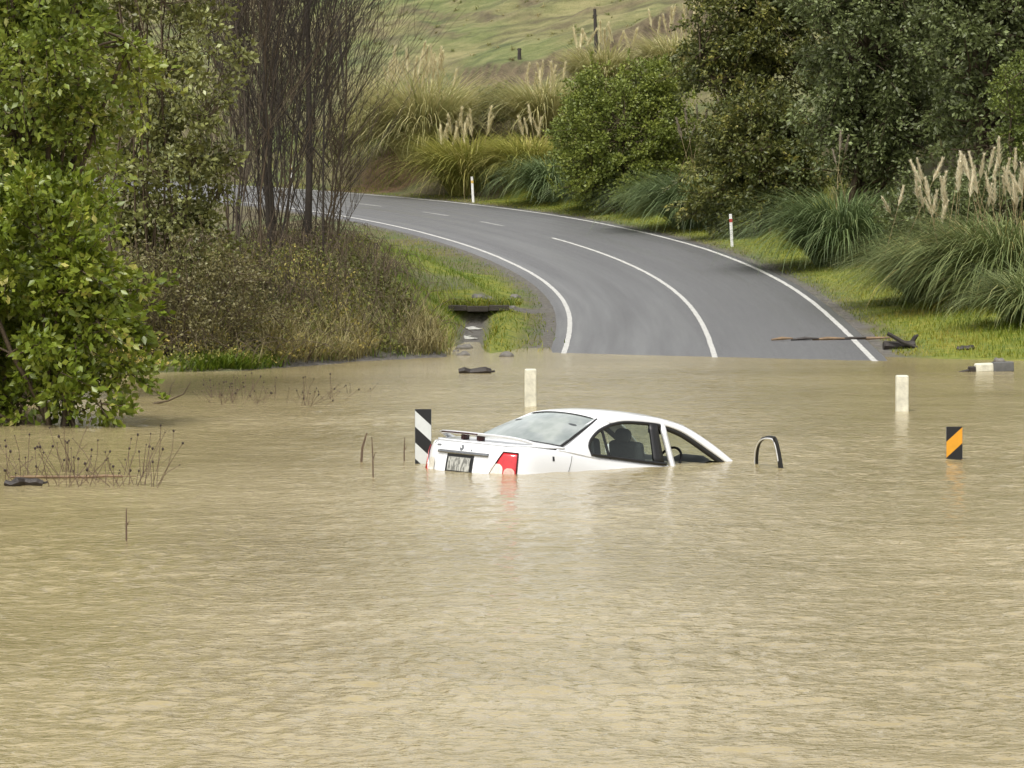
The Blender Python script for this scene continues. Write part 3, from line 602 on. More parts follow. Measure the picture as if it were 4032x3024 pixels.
LEAF['pgreen'] = leafmat('pgreen', [(0, (0.114, 0.156, 0.053)), (.5, (0.221, 0.266, 0.097)), (.85, (0.336, 0.349, 0.139)), (1, (0.576, 0.458, 0.171))], .45, .25)
LEAF['ppale'] = leafmat('ppale', [(0, (0.28, 0.29, 0.115)), (.5, (0.47, 0.44, 0.19)), (1, (0.68, 0.60, 0.32))], .5, .35)
LEAF['pdark'] = leafmat('pdark', [(0, (0.087, 0.130, 0.049)), (.6, (0.175, 0.233, 0.093)), (1, (0.297, 0.342, 0.148))], .4, .25)
LEAF['pyellow'] = leafmat('pyellow', [(0, (0.21, 0.235, 0.05)), (.5, (0.38, 0.37, 0.085)), (1, (0.56, 0.48, 0.17))], .5, .35)
def clump_points(rs, centres, crad, per, flat=.75):
    k = len(centres); O = rs.normal(size=(k, per, 3)); O = unit(O) * rs.uniform(.25, 1, (k, per, 1)) ** .6; O[..., 2] *= flat
    P = centres[:, None] + O * np.asarray(crad).reshape(-1, 1, 1); cr_ = rs.uniform(0, 1, k)[:, None].repeat(per, 1)
    return P.reshape(-1, 3), unit(O.reshape(-1, 3)), cr_.ravel()
def bush(name, label, cat, base, shape, nclump, crad, per, leaf, mat, seed, stems=6, group=None, bark='bark', hang=0.2, fill=.42, trunk_r=.05, ratio=.28, single=False, shoots=.5):
    """shape: list of (dx, dy, z, rx, ry, rz) lobes of the crown, relative to the base"""
    rs = RS(seed); root = thing(name, label, cat, tuple(float(q) for q in base), group); SW = []
    vol = np.array([a[3] * a[4] * a[5] for a in shape]); vol = vol / vol.sum(); C = []
    for (dx, dy, z, rx, ry, rz), f in zip(shape, vol):
        k = max(3, int(nclump * f)); d = unit(rs.normal(size=(k, 3))); r_ = rs.uniform(fill ** 3, 1, (k, 1)) ** (1 / 3)
        C.append(np.array([dx, dy, z]) + d * r_ * np.array([rx, ry, rz]))
    C = np.concatenate(C); C = C[C[:, 2] > 0.05]
    cr_ = crad * rs.uniform(.6, 1.35, len(C)); P, O, cv = clump_points(rs, C, cr_, per)
    A = unit(O * .8 + rs.normal(size=O.shape) * .55 + np.array([0, 0, .15 - hang]))
    rnd = np.clip(.25 + .45 * cv * rs.uniform(.6, 1.2, len(P)) + .3 * rs.uniform(0, 1, len(P)) ** 2 + (rs.uniform(0, 1, len(P)) > .985) * .4, 0, 1)
    SP, SA, SR = [], [], []; mid_ = C.mean(0)
    for k in range(int(len(C) * shoots)):
        c_ = C[rs.randint(len(C))]; d_ = unit((c_ - mid_) * np.array([1, 1, .6]) / (np.linalg.norm(c_ - mid_) + .3) + np.array([0, 0, .55 - 1.6 * hang]) + rs.normal(size=3) * .35); L_ = crad * rs.uniform(1.3, 2.7)
        m_ = int(per * .3) + 6; u_ = rs.uniform(.15, 1, m_); q_ = c_ + d_ * L_ * u_[:, None] + np.array([0, 0, -.25 * L_]) * u_[:, None] ** 2 + rs.normal(size=(m_, 3)) * leaf * .35
        SP.append(q_); SA.append(unit(d_ + rs.normal(size=(m_, 3)) * .6)); SR.append(np.clip(.3 + .5 * rs.uniform() + rs.normal(size=m_) * .15, 0, 1)); SW.append((c_, c_ + d_ * L_ + np.array([0, 0, -.25 * L_])))
    if SP: P = np.concatenate([P] + SP); A = np.concatenate([A] + SA); rnd = np.concatenate([rnd] + SR)
    keep = P[:, 2] > 0.02; P, A, rnd = P[keep], A[keep], rnd[keep]
    polys, rad = [], []; top = C[:, 2].max()
    hubs = []
    for k in range(stems):
        t = C[rs.randint(len(C))] if not single else np.array([C[:, 0].mean() + rs.normal() * .2, C[:, 1].mean(), top * .75]); b0 = np.array([rs.normal() * .15 * (not single), rs.normal() * .15 * (not single), -.3])
        L_ = bend(rs, b0, t, 6, .16); polys.append(L_); rad.append(np.linspace(trunk_r, trunk_r * .35, 6)); hubs.append(L_)
    H = np.concatenate([h[1:] for h in hubs])
    for c_ in C:
        q = H[np.argmin(np.linalg.norm((H - c_) * np.array([1, 1, 1.0]) + np.array([0, 0, .25]), axis=1))]
        polys.append(bend(rs, q, c_, 4, .2)); rad.append(np.linspace(trunk_r * .38, .006, 4))
    for a_, b_ in SW: polys.append(bend(rs, a_, b_, 3, .1)); rad.append(np.array([.010, .007, .004]))
    obj('trunk', tubemesh('trunk', polys, rad, 4), M[bark], root)
    obj('crown', leafmesh('crown', P, A, leaf * rs.uniform(.6, 1.3, len(P)), ratio, rs, rnd), LEAF[mat], root)
    return root
PLUME = {}
def plume_data(kind):
    if kind in PLUME: return PLUME[kind]
    rs = RS(77 + len(PLUME)); n_ = 150; u = rs.uniform(0, .90, n_); P = np.stack([rs.normal(size=n_) * .004, rs.normal(size=n_) * .004, u * .62], 1)
    me = blademesh('plume', P, rs.uniform(0, 2 * np.pi, n_), rs.uniform(.12, .26, n_) * (1 - .5 * u), rs.uniform(.1, .5, n_), rs.uniform(.3, 1.25, n_), rs.uniform(.016, .034, n_), rs.uniform(0, 1, n_), 2)
    sm = tubemesh('stem', [np.array([[0, 0, -1.6], [.02, 0, -.8], [0, 0, 0], [0, 0, .3]])], [np.array([.009, .008, .007, .004])], 4)
    me.materials.append(M[kind]); sm.materials.append(M['stalk']); PLUME[kind] = (me, sm); return PLUME[kind]
def pampas(label, base, h, spread, n_, mat, seed, plumes=0, pk='cream_plume', ph=1.35, pspread=.5, lean=0.0, group='pampas clumps along the road bank', wd=.028, psize=1.0, droop=1.0):
    rs = RS(seed); root = thing('pampas_grass', label, 'pampas grass', tuple(float(q) for q in base), group)
    az = rs.uniform(0, 2 * np.pi, n_); r_ = rs.uniform(0, 1, n_) ** .5 * spread * .34
    P = np.stack([np.cos(az) * r_, np.sin(az) * r_, rs.uniform(-.15, .05, n_)], 1); az2 = az + rs.normal(size=n_) * .5; az2 = az2 + .5 * np.sin(rs.uniform(2.4, 3.8) - az2) * rs.uniform(.2, 1, n_)
    q = rs.uniform(0, 1, n_); L = h * (1.45 + .6 * q) * rs.uniform(.45, 1.05, n_)
    droop = np.where(rs.uniform(0, 1, n_) < .35, 1.0, droop)
    o = obj('foliage', blademesh('foliage', P, az2, L, R(1) + R(42) * q * droop, R(60) * droop + R(112) * droop * rs.uniform(.55, 1, n_) * (.4 + .6 * q), wd * rs.uniform(.6, 1.2, n_), np.clip(rs.normal(.45, .25, n_), 0, 1), 6), LEAF[mat], root)
    if plumes:
        me, sm = plume_data(pk)
        for k in range(plumes):
            a_ = rs.uniform(0, 2 * np.pi); rr_ = pspread * math.sqrt(rs.uniform(0, 1)); p = obj('plume', me, None, root)
            p.location = (rr_ * math.cos(a_) + lean * .5, rr_ * math.sin(a_), h * ph * rs.uniform(.72, 1.0) - .3)
            p.rotation_euler = (-.35 * math.sin(a_) * rr_ / pspread + rs.normal() * .10, .35 * math.cos(a_) * rr_ / pspread + lean * .25 + rs.normal() * .10, rs.uniform(0, 6.28)); z_ = rs.uniform(.8, 1.2) * psize
            p.scale = (z_ * .82, z_ * .82, z_); s_ = obj('stem', sm, None, p)
    return root
def G3(px, D): x = xat(px, D); return (x, D, gz(x, D))

# ---------------------------------------------------------------- left bank: shrubs, bare trees, brambles
bush('willow_bush', 'bright green leafy bush standing in the water at the left edge', 'bush', (xat(250, 57), 57, 0), [(-.4, 0, 2.5, 1.4, 1.3, 1.15), (-.9, .3, 1.1, 1.7, 1.4, 1.0), (.3, -.2, .9, .85, 1.0, .85), (-1.0, .5, 3.3, .9, 1.0, .6), (.25, 0, 2.0, .8, .9, .65)], 135, .34, 110, .13, 'willow', 11, 9, hang=.2, ratio=.28, shoots=1.5)
bush('willow_bush', 'green bush at the far left edge, half out of the picture behind the bright one', 'bush', (xat(-180, 59), 59, 0), [(0, 0, 1.8, 1.6, 1.4, 1.6)], 100, .36, 80, .15, 'willow', 12, 6, ratio=.3)
bush('willow_tree', 'tall green leafy tree rising above the bush at top left', 'tree', (xat(60, 65), 65, -.3), [(0, 0, 5.6, 2.2, 2.0, 1.7), (.7, 0, 6.2, 1.6, 1.6, 1.2), (-.6, 0, 3.6, 1.9, 1.6, 1.4), (1.0, 0, 4.2, 1.0, 1.1, 1.0), (.3, 0, 7.8, 1.7, 1.6, 1.5), (-.5, .5, 10, 2.2, 2.0, 2.2), (-.8, .5, 13.5, 2.0, 2.0, 2.2)], 400, .42, 105, .135, 'willow2', 13, 8, trunk_r=.08, ratio=.28, shoots=.8)
bush('tall_shrub', 'tall brown stemmed shrub with pale green leaf sprays left of the bare trees', 'shrub', (xat(610, 80), 80, .3), [(1.05, 0, 6.0, .8, .8, 1.6), (1.0, 0, 4.2, .75, .8, .9), (-.3, .3, 6.0, 1.3, .9, 2.2), (.2, .2, 3.6, 1.5, 1.0, 1.4), (.3, 0, 2.2, 1.4, 1.0, .9), (-.2, 0, 8.6, 1.4, .9, 1.6), (0, 0, 11, 1.4, 1, 1.6)], 400, .28, 48, .125, 'pale', 14, 24, bark='bark_red', trunk_r=.028, ratio=.3)
bush('scrub', 'low olive scrub with pale twigs between the tall shrub and the brambles', 'shrub', (xat(740, 78.6), 78.6, .2), [(0, 0, 1.7, 1.4, 1.0, .9), (-1.0, 0, 1.2, 1.4, 1.0, 1.0), (.9, .4, 1.2, 1.0, 1.0, .8), (-.3, -.3, .5, 1.6, .8, .5)], 220, .30, 42, .07, 'scrub', 15, 40, trunk_r=.014)
rs = RS(33); nn = 1500; gx = rs.normal(-5.6, .45, nn); gy = np.interp(gx, SHX, SHY) + rs.uniform(0, 1.2, nn)
tag(obj('green_weeds', blademesh('green_weeds', np.stack([gx, gy, ground(gx, gy) - .02], 1), rs.uniform(0, 6.28, nn), rs.uniform(.15, .45, nn), rs.uniform(0, .6, nn), rs.uniform(.8, 2, nn), rs.uniform(.02, .04, nn), rs.uniform(0, .5, nn), 3), LEAF['verge']), 'patch of fresh green weeds at the waterline below the brambles', 'grass', kind='stuff')
def bare_tree(label, x, y, H, seed, trunk_r, nb, mat='bark_dark', lean=0.0, group='bare trees on the left bank', spread=.3, name='bare_tree'):
    rs = RS(seed); root = thing(name, label, 'tree', (x, y, gz(x, y) - .05), group); k = 9
    T = bend(rs, (0, 0, -.3), (lean * H, rs.normal() * .05 * H, H), k, .11); tr = np.linspace(trunk_r, .008, k)
    obj('trunk', tubemesh('trunk', [T], [tr], 6), M[mat], root)
    polys, rad = [], []
    for b_ in range(nb):
        f = rs.uniform(.06, .92) ** .8; p = np.array([np.interp(f * (k - 1), np.arange(k), T[:, i]) for i in range(3)]); L = H * (.18 + .42 * (1 - f)) * rs.uniform(.5, 1.1)
        a_ = rs.uniform(0, 2 * np.pi); d = np.array([math.cos(a_) * spread * rs.uniform(.6, 1.7), math.sin(a_) * spread, 1.0]); d /= np.linalg.norm(d)
        e = p + d * L; B = bend(rs, p, e, 5, .16); polys.append(B); rad.append(np.linspace(max(.010, trunk_r * .30 * (1 - f)), .0055, 5))
        for t in range(rs.randint(5, 9)):
            g = rs.uniform(.2, .95); q = np.array([np.interp(g * 4, np.arange(5), B[:, i]) for i in range(3)]); a2 = rs.uniform(0, 6.28); d2 = d * 1.0 + np.array([math.cos(a2), math.sin(a2), .2]) * .45
            polys.append(bend(rs, q, q + d2 * L * .30 * rs.uniform(.5, 1.3), 3, .2)); rad.append(np.array([.0065, .005, .0035]))
    obj('twigs', tubemesh('twigs', polys, rad, 3), M[mat], root); return root
bare_tree('thick dark forked bare trunk, rightmost of the bare trees', xat(1185, 96), 96, 13, 21, .105, 60, 'bark_dark', .035, spread=.5)
bare_tree('slimmer dark bare trunk just left of the thick forked one', xat(1120, 97), 97, 12.5, 22, .07, 50, 'bark_dark', .0, spread=.35)
bare_tree('dark bare trunk leaning left, third from the right of the bare trees', xat(1040, 96), 96, 12.5, 23, .075, 50, 'bark_dark', .01, spread=.35)
rs0 = RS(5)
for k in range(22):
    D_ = rs0.uniform(88, 104); px_ = 880 + 400 * (k / 22) ** 1.4 + rs0.normal() * 16
    bare_tree('thin brown leafless sapling in the dense stand behind the brambles', xat(px_, D_), D_, rs0.uniform(9.5, 13), 100 + k, rs0.uniform(.016, .030), 34, ['bark_red', 'bark_dark', 'twig_bark', 'bark_dark'][k % 4], rs0.normal() * .02 + .006 * (k - 6), 'dense stand of bare saplings', .44, 'bare_sapling')
for k, (px_, D_, hh) in enumerate([(1290, 99, 4.5), (1330, 100, 4.0), (1250, 98, 6.0)]):
    bare_tree(['middle one of three spreading bare shrubs right of the thick forked trunk', 'shortest, rightmost spreading bare shrub beside the road', 'tallest spreading bare shrub, nearest the thick forked trunk'][k], xat(px_, D_), D_, hh, 150 + k, .03, 26, 'bark', .06, 'bare shrubs beside the bare trees', .7, 'bare_shrub')
# brambles and dry grass: masses nobody could count
rs = RS(31); N_ = 120000
bx = rs.uniform(-13, -.8, N_); by = rs.uniform(76, 112, N_); g_ = ground(bx, by); sh = np.interp(bx, SHX, SHY)
right = -1.6 - 1.9 * sstep(by, 88, 100) - (by - 100).clip(0, 30) * .02 + (fbm(by * .5, by * 0 + 3, 4, 2) - .5) * 1.2
mh = .35 + 1.5 * fbm(bx * .45, by * .25, 12, 3) ** 1.4 ; mh = mh * sstep(right - bx, 0, 1.0) * (.35 + .65 * sstep(by - sh, .3, 3.5)) * (1 - .35 * sstep(by, 100, 110))
ok = (by > sh + .1) & (bx < right) & (mh > .1)
bx, by, g_, mh = bx[ok], by[ok], g_[ok], mh[ok]; nn = len(bx)
P = np.stack([bx, by, g_ + mh * rs.uniform(.05, 1, nn) ** .55], 1)
A = unit(rs.normal(size=(nn, 3)) + np.array([0, -.2, .25])); hue = fbm(bx * .8, by * .6, 15, 3); low = np.clip(1 - (by - np.interp(bx, SHX, SHY)) / 6, 0, 1)
me = leafmesh('bramble_thicket', P, A, rs.uniform(.04, .10, nn), .32, rs, np.clip((hue - .5) * 1.6 + .35 + .35 * low + rs.normal(size=nn) * .18, 0, 1))
tag(obj('bramble_thicket', me, LEAF['bramble']), 'tangled olive brown bramble thicket on the left bank', 'brambles', kind='stuff')
sel = rs.choice(nn, 2600); polys, rad = [], []
for i in sel:
    p0 = np.array([bx[i], by[i], g_[i]]); a_ = rs.uniform(0, 6.28); L = rs.uniform(.5, 1.5); H_ = mh[i] * rs.uniform(.9, 1.35) + .15
    e = p0 + np.array([math.cos(a_) * L, math.sin(a_) * L, H_ * .5]); t = np.linspace(0, 1, 5)[:, None]; polys.append(p0 + (e - p0) * t + np.array([0, 0, 1]) * H_ * (4 * t * (1 - t)) * .75 + rs.normal(size=(5, 3)) * .04); rad.append(np.linspace(.010, .005, 5))
tag(obj('bramble_canes', tubemesh('bramble_canes', polys, rad, 3), M['bark']), 'brown arching canes through the bramble thicket', 'brambles', kind='stuff')
N_ = 26000; gx = rs.uniform(-13, -.9, N_); shy = np.interp(gx, SHX, SHY); gy = shy + rs.exponential(3.4, N_) + .15; gy = np.where(rs.uniform(0, 1, N_) < .28, rs.uniform(86, 112, N_), gy)
gx = np.where((gy > 90) & (gx > -3.2), gx - 3, gx); cl = fbm(gx * .7, gy * .5, 19, 3); ok = (cl > .44) & (gx < -1.35); gx, gy, cl = gx[ok], gy[ok], cl[ok]; nn = len(gx)
P = np.stack([gx, gy, ground(gx, gy) - .02], 1)
P[:, 2] += np.where(gy > shy[ok] + 1.5, .35, 0) * rs.uniform(0, 1, nn)
me = blademesh('dry_grass', P, rs.uniform(0, 6.28, nn), rs.uniform(.35, .95, nn), rs.uniform(.05, .5, nn), rs.uniform(.9, 2.2, nn), rs.uniform(.012, .024, nn), np.clip(cl * .9 + rs.normal(size=nn) * .2, 0, 1), 4)
tag(obj('dry_grass', me, LEAF['straw']), 'straw coloured long grass at the foot of the brambles', 'dry grass', kind='stuff')
# short fresh grass of both verges
N_ = 90000; gs_ = rs.uniform(-5, 95, N_) ; side = rs.uniform(0, 1, N_) < .62
gt_ = np.where(side, rs.uniform(3.95, 9.0, N_), -rs.uniform(3.95, 10.5, N_)); ph_ = np.interp(gs_, CS, CPHI)
gx = np.interp(gs_, CS, CX) + gt_ * np.cos(ph_); gy = np.interp(gs_, CS, CY) + gt_ * np.sin(ph_); gg = ground(gx, gy); cl = fbm(gx * .6, gy * .35, 23, 3)
grv = (np.abs(gx + .95) < .32) & (gy < HEADY) | (np.hypot((gx - .15) / 1.3, (gy - 107.2) / 1.4) < 1) & ~side 
ok = (gg > .01) & ~grv & (cl > .30) & (side | (gx > -3.6 - .02 * gy)); gx, gy, gg, cl, sd_ = gx[ok], gy[ok], gg[ok], cl[ok], side[ok]; nn = len(gx); tall = np.clip((np.abs(gt_[ok]) - 4.2) / 4, .12, 1)
me = blademesh('verge_grass', np.stack([gx, gy, gg - .01], 1), rs.uniform(0, 6.28, nn), (.07 + .24 * tall) * rs.uniform(.5, 1.3, nn), rs.uniform(0, .5, nn), rs.uniform(.5, 1.8, nn), rs.uniform(.010, .022, nn), np.clip(cl * 1.1 - .1 + rs.normal(size=nn) * .18 + np.where(sd_, .12, -.12), 0, 1), 2)
tag(obj('verge_grass', me, LEAF['verge']), 'bright green grass on the road verges', 'grass', kind='stuff')
N_ = 60000; gx = rs.uniform(-32, 26, N_); gy = rs.uniform(120, 250, N_) ** 1.0; S_, T_ = st(gx, gy); ok = (T_ > 6.0) & (fbm(gx * .5, gy * .5, 27, 3) > .42) & (T_ < 15); gx, gy, T_ = gx[ok], gy[ok], T_[ok]; nn = len(gx); cl = fbm(gx * .25, gy * .4, 29, 3)
me = blademesh('hill_grass', np.stack([gx, gy, ground(gx, gy) - .03], 1), rs.uniform(0, 6.28, nn), rs.uniform(.15, .5, nn) * np.where(T_ < 14, 1.5, .45), rs.uniform(0, .6, nn), rs.uniform(.5, 1.3, nn), rs.uniform(.05, .12, nn), np.clip((cl - .5) * 2 + .5 + rs.normal(size=nn) * .2, 0, 1), 2)
tag(obj('hill_grass', me, LEAF['hill']), 'rough tussocky grass over the hillside', 'grass', kind='stuff')

K_ = 2200; cx_ = rs.uniform(-24, 16, K_); cy_ = rs.uniform(165, 246, K_); S_, T_ = st(cx_, cy_); ok = (T_ > 12) & (fbm(cx_ * .3, cy_ * .35, 35, 3) > .40); cx_, cy_ = cx_[ok], cy_[ok]; K_ = len(cx_); m_ = 12
ch = np.clip((fbm(cx_ * .15, cy_ * .2, 37, 3) - .5) * 2.2 + .5 + rs.normal(size=K_) * .2, 0, 1).repeat(m_); sz = rs.uniform(.14, .38, K_).repeat(m_); nn = K_ * m_; gx = cx_.repeat(m_) + rs.normal(size=nn) * .12 * sz; gy = cy_.repeat(m_) + rs.normal(size=nn) * .12 * sz
me = blademesh('hill_tussocks', np.stack([gx, gy, ground(gx, gy) - .03], 1), rs.uniform(0, 6.28, nn), sz * rs.uniform(.6, 1.2, nn), rs.uniform(.1, .8, nn), rs.uniform(1.2, 2.4, nn), .09 * sz * rs.uniform(.7, 1.4, nn) + .02, np.clip(ch + rs.normal(size=nn) * .12, 0, 1), 2)
tag(obj('hill_tussocks', me, LEAF['hill']), 'rough grass tussocks scattered over the hillside', 'grass', kind='stuff')

# ---------------------------------------------------------------- right bank and far bank
bush('gorse_bush', 'large rounded mid green bush beyond the road bend', 'bush', G3(2465, 150), [(0, 0, 2.6, 2.9, 1.8, 2.6), (-1.4, 0, 2.7, 1.6, 1.5, 2.3), (1.4, .2, 3.2, 1.8, 1.6, 2.5), (0, 0, 4.9, 2.0, 1.4, 1.0), (0, -.5, 1.0, 2.8, 1.3, 1.0)], 620, .36, 75, .115, 'gorse', 41, 8, hang=.05, ratio=.36)
bush('wattle_bush', 'dark olive bush with drooping yellowish sprays behind the near roadside post', 'bush', G3(2985, 135), [(0, 0, 2.7, 2.1, 1.6, 2.2), (-1.1, 0, 1.7, 1.4, 1.3, 1.7), (.3, 0, 4.1, 1.4, 1.2, 1.0), (1.0, 0, 1.6, 1.5, 1.3, 1.6)], 330, .42, 110, .15, 'olive', 42, 7, hang=.45, ratio=.24)
bush('wattle_tree', 'dark olive tree above the drooping bush, left of the grey green trees', 'tree', G3(2950, 142), [(-.2, 0, 6.0, 2.1, 1.8, 2.3), (-1.0, 0, 4.4, 1.5, 1.4, 1.4), (1.0, 0, 4.6, 2.0, 1.6, 2.6), (.2, 0, 8.4, 2.0, 1.8, 1.8), (.6, 0, 11, 2.2, 2, 2)], 500, .45, 88, .17, 'olive', 43, 5, hang=.4, trunk_r=.12, ratio=.24)
bush('dark_tree', 'grey green tree with pale leaf tips at top right', 'tree', G3(3420, 127), [(0, 0, 5.2, 2.3, 1.9, 2.8), (.8, 0, 3.0, 2.0, 1.6, 2.2), (-.6, 0, 7.6, 2.2, 1.8, 1.8), (-.9, 0, 2.6, 1.6, 1.4, 2.0), (.3, 0, 11, 2.6, 2.2, 2.8), (.5, 0, 15, 2.4, 2.2, 2.4)], 660, .44, 85, .165, 'grey', 44, 5, trunk_r=.13, ratio=.26, hang=.3)
bush('dark_tree', 'grey green tree in the top right corner of the picture', 'tree', G3(3900, 122), [(0, 0, 4.8, 2.4, 2.0, 3.0), (1.4, 0, 4.4, 2.0, 1.8, 3.0), (-.8, 0, 7.2, 2.2, 1.8, 1.8), (.4, 0, 1.6, 2.6, 1.6, 1.6), (.5, 0, 11, 3.0, 2.4, 3.2), (1, 0, 15.5, 2.6, 2.4, 2.6)], 700, .44, 85, .165, 'grey', 45, 5, trunk_r=.13, ratio=.26, hang=.3)
bush('dark_tree', 'dark tree filling the gap behind the two grey green trees', 'tree', G3(3640, 136), [(0, 0, 2.6, 3.4, 1.8, 2.8), (0, 0, 6.4, 3.4, 1.8, 2.8)], 430, .50, 100, .17, 'grey', 46, 4, trunk_r=.13, ratio=.28)
bush('leafy_bush', 'fresh green bush at the right edge above the pampas plumes', 'bush', G3(4010, 112), [(0, 0, 3.3, .75, .8, 1.4), (.5, 0, 2.2, .9, .8, 1.4)], 110, .28, 70, .10, 'bright', 47, 5, ratio=.32)
bush('dark_shrub', 'low dark shrub behind the huge pampas at the right edge', 'shrub', G3(3930, 110), [(0, 0, .9, 2.6, 1.0, 1.3), (-1.6, .5, .8, 1.6, 1.0, 1.2)], 200, .36, 80, .12, 'grey', 48, 6)
pampas('huge green pampas clump with many pinkish plumes at the right edge', G3(3960, 100), 2.5, 3.0, 5200, 'pgreen', 51, 54, 'pink_plume', 1.5, 2.3, -.1, wd=.034, psize=1.15)
pampas('green pampas clump with a few leaning plumes, left of the huge one', G3(3690, 104), 1.8, 2.3, 3200, 'pgreen', 52, 9, 'pink_plume', 1.75, .9, -.9, wd=.034, psize=1.1)
pampas('green pampas clump at the right edge below the huge one', G3(4090, 92), 1.5, 2.0, 2200, 'pgreen', 53, wd=.034)
pampas('plumeless arching green pampas between dark olive bush and pinkish plumes', G3(3310, 121), 2.5, 2.3, 3000, 'pdark', 54, 3, 'grey_plume', 1.5, .5, wd=.038)
pampas('grey green pampas with grey plumes left of the dark olive bush', G3(2735, 141), 2.3, 2.0, 2400, 'pdark', 55, 10, 'grey_plume', 1.9, 1.0, .3, wd=.040, psize=1.2)
pampas('plumeless blue green pampas under the left side of the round bush', G3(2185, 157), 1.9, 2.0, 2200, 'pdark', 56, wd=.042)
pampas('plumeless blue green pampas at the foot of the round bush', G3(2370, 152.5), 1.5, 1.7, 2000, 'pdark', 57, wd=.042)
pampas('low plumeless pampas at the right foot of the round bush', G3(2590, 147.5), 1.2, 1.5, 1600, 'pdark', 67, wd=.042)
pampas('yellow green pampas with cream plumes behind the middle roadside post', G3(1835, 164), 2.3, 2.1, 2800, 'pyellow', 58, 16, 'cream_plume', 1.35, 1.4, wd=.046, psize=1.4, droop=.78)
pampas('yellow green pampas right of the middle roadside post', G3(2070, 161), 1.8, 2.0, 2200, 'pyellow', 59, 5, 'cream_plume', 1.5, .7, wd=.046, psize=1.3, droop=.78)
pampas('tall pale pampas crowned with cream plumes high on the far bank', G3(1665, 170), 3.4, 3.0, 3400, 'ppale', 60, 34, 'cream_plume', 1.30, 1.7, wd=.05, psize=1.5, droop=.78)
pampas('pampas with peach plumes beside the bare trees', G3(1425, 176), 1.4, 1.6, 1500, 'ppale', 61, 12, 'cream_plume', 1.5, .9, wd=.046, psize=1.5, droop=.78)
pampas('low green pampas left of the yellow green clump', G3(1625, 172), 1.6, 1.8, 1700, 'pgreen', 62, 3, 'cream_plume', 1.5, .6, wd=.046, psize=1.3, droop=.78)
pampas('pale pampas against the left side of the round bush', G3(2140, 166), 2.3, 2.0, 2000, 'ppale', 63, 12, 'cream_plume', 1.3, 1.0, wd=.048, psize=1.4, droop=.78)
pampas('pampas whose cream plumes show above the round bush', G3(2370, 170), 2.0, 2.0, 2000, 'ppale', 64, 14, 'cream_plume', 1.4, 1.5, wd=.048, psize=1.4, droop=.78)
pampas('pampas whose plumes peep out between round bush and olive tree', G3(2660, 168), 2.0, 2.0, 1800, 'ppale', 65, 12, 'cream_plume', 1.5, 1.4, wd=.048, psize=1.4, droop=.78)
bush('dark_shrub', 'dark bare looking shrub on the far bank between the pampas clumps', 'shrub', tuple(hit(1965, 480)), [(0, 0, .8, 1.1, .8, .7)], 60, .3, 60, .10, 'grey', 68, 6)

# ---------------------------------------------------------------- roadside posts and signs
def edge_post(label, s, t, band, h=1.05):
    p = road_xyz(np.array([s]), np.array([t]))[0]; z = gz(p[0], p[1])
    o = thing('edge_marker_post', label, 'post', (p[0], p[1], z), 'edge marker posts'); o.rotation_euler = (0, R(-3), 0)
    MB().box((0, 0, h / 2 - .1), (.10, .045, h + .2)).build('stake', M['edge_post'], o, bevel=.015)
    MB().box((0, -.001, h * .80), (.104, .052, .11)).build('reflective_band', M[band], o)
edge_post('white roadside post with a red band in front of the dark olive bush', 46.0, 4.4, 'red_band', 1.10)
edge_post('white roadside post with a yellow band in the middle of the far bend', 74.8, 4.25, 'yellow_band', 1.05)
edge_post('white roadside post glimpsed between the bare tree trunks', 89.6, 4.3, 'yellow_band', 1.05)
def marker(label, px0, px1, ytop, D, cols, flip_, lean=0.0):
    x0, x1 = xat(px0, D), xat(px1, D); zt = at(px0, ytop, D)[2]; wd = x1 - x0; hh = .80; zb = zt - hh
    o = thing('hazard_marker', label, 'sign', ((x0 + x1) / 2, D, 0), 'bridge hazard markers'); o.rotation_euler = (0, lean, 0)
    bk = MB().box((0, .012, zb + hh / 2), (wd + .006, .016, hh)).build('panel', M['galv'], o)
    MB().tube([(0, .05, -1.2), (0, .05, zt - .06)], .03, 8).build('stake', M['galv'], o)
    step = wd * 1.0; sl = (-.92 if flip_ else .92) * wd; z = zt - (.1 if flip_ else .95) * wd + step
    for band in range(7):
        # slanted band clipped to the panel
        poly = [(-wd / 2, z - step), (wd / 2, z - step + sl), (wd / 2, z + sl), (-wd / 2, z)]
        for zc, sg in ((zb, 1), (zt, -1)):
            out = []
            for i in range(len(poly)):
                a_, b_ = poly[i], poly[(i + 1) % len(poly)]; ia, ib = sg * (a_[1] - zc) >= 0, sg * (b_[1] - zc) >= 0
                if ia: out.append(a_)
                if ia != ib: q = (zc - a_[1]) / (b_[1] - a_[1]); out.append((a_[0] + q * (b_[0] - a_[0]), zc))
            poly = out
            if not poly: break
        if len(poly) >= 3:
            MB().add([(p[0], 0, p[1]) for p in poly], [tuple(range(len(poly)))]).build('stripe', M[cols[band % 2]], o)
        z -= step
    return o
marker('black and white diagonal hazard marker at the tail of the car', 1634, 1697, 1611, 47.9, ('panel_black', 'panel_white'), True)
marker('black and orange diagonal hazard marker standing in water on the right', 3729, 3792, 1680, 48.9, ('panel_black', 'panel_yellow'), False)
def white_post(label, px, ytop, D, wd):
    x = xat(px, D); zt = at(px, ytop, D)[2]; o = thing('bridge_post', label, 'post', (x, D, 0), 'white concrete bridge posts')
    MB().box((0, 0, (zt - 1.4) / 2), (wd, wd, zt + 1.4)).build('shaft', M['white_post'], o, bevel=.02)
    MB().box((0, 0, zt - .012), (wd * .9, wd * .9, .03)).build('cap', M['white_post'], o, bevel=.012)
white_post('cream white post standing in water behind the car roof', 2089, 1453, 62.5, .19)
white_post('cream white post standing in water right of the car', 3553, 1478, 61.2, .195)
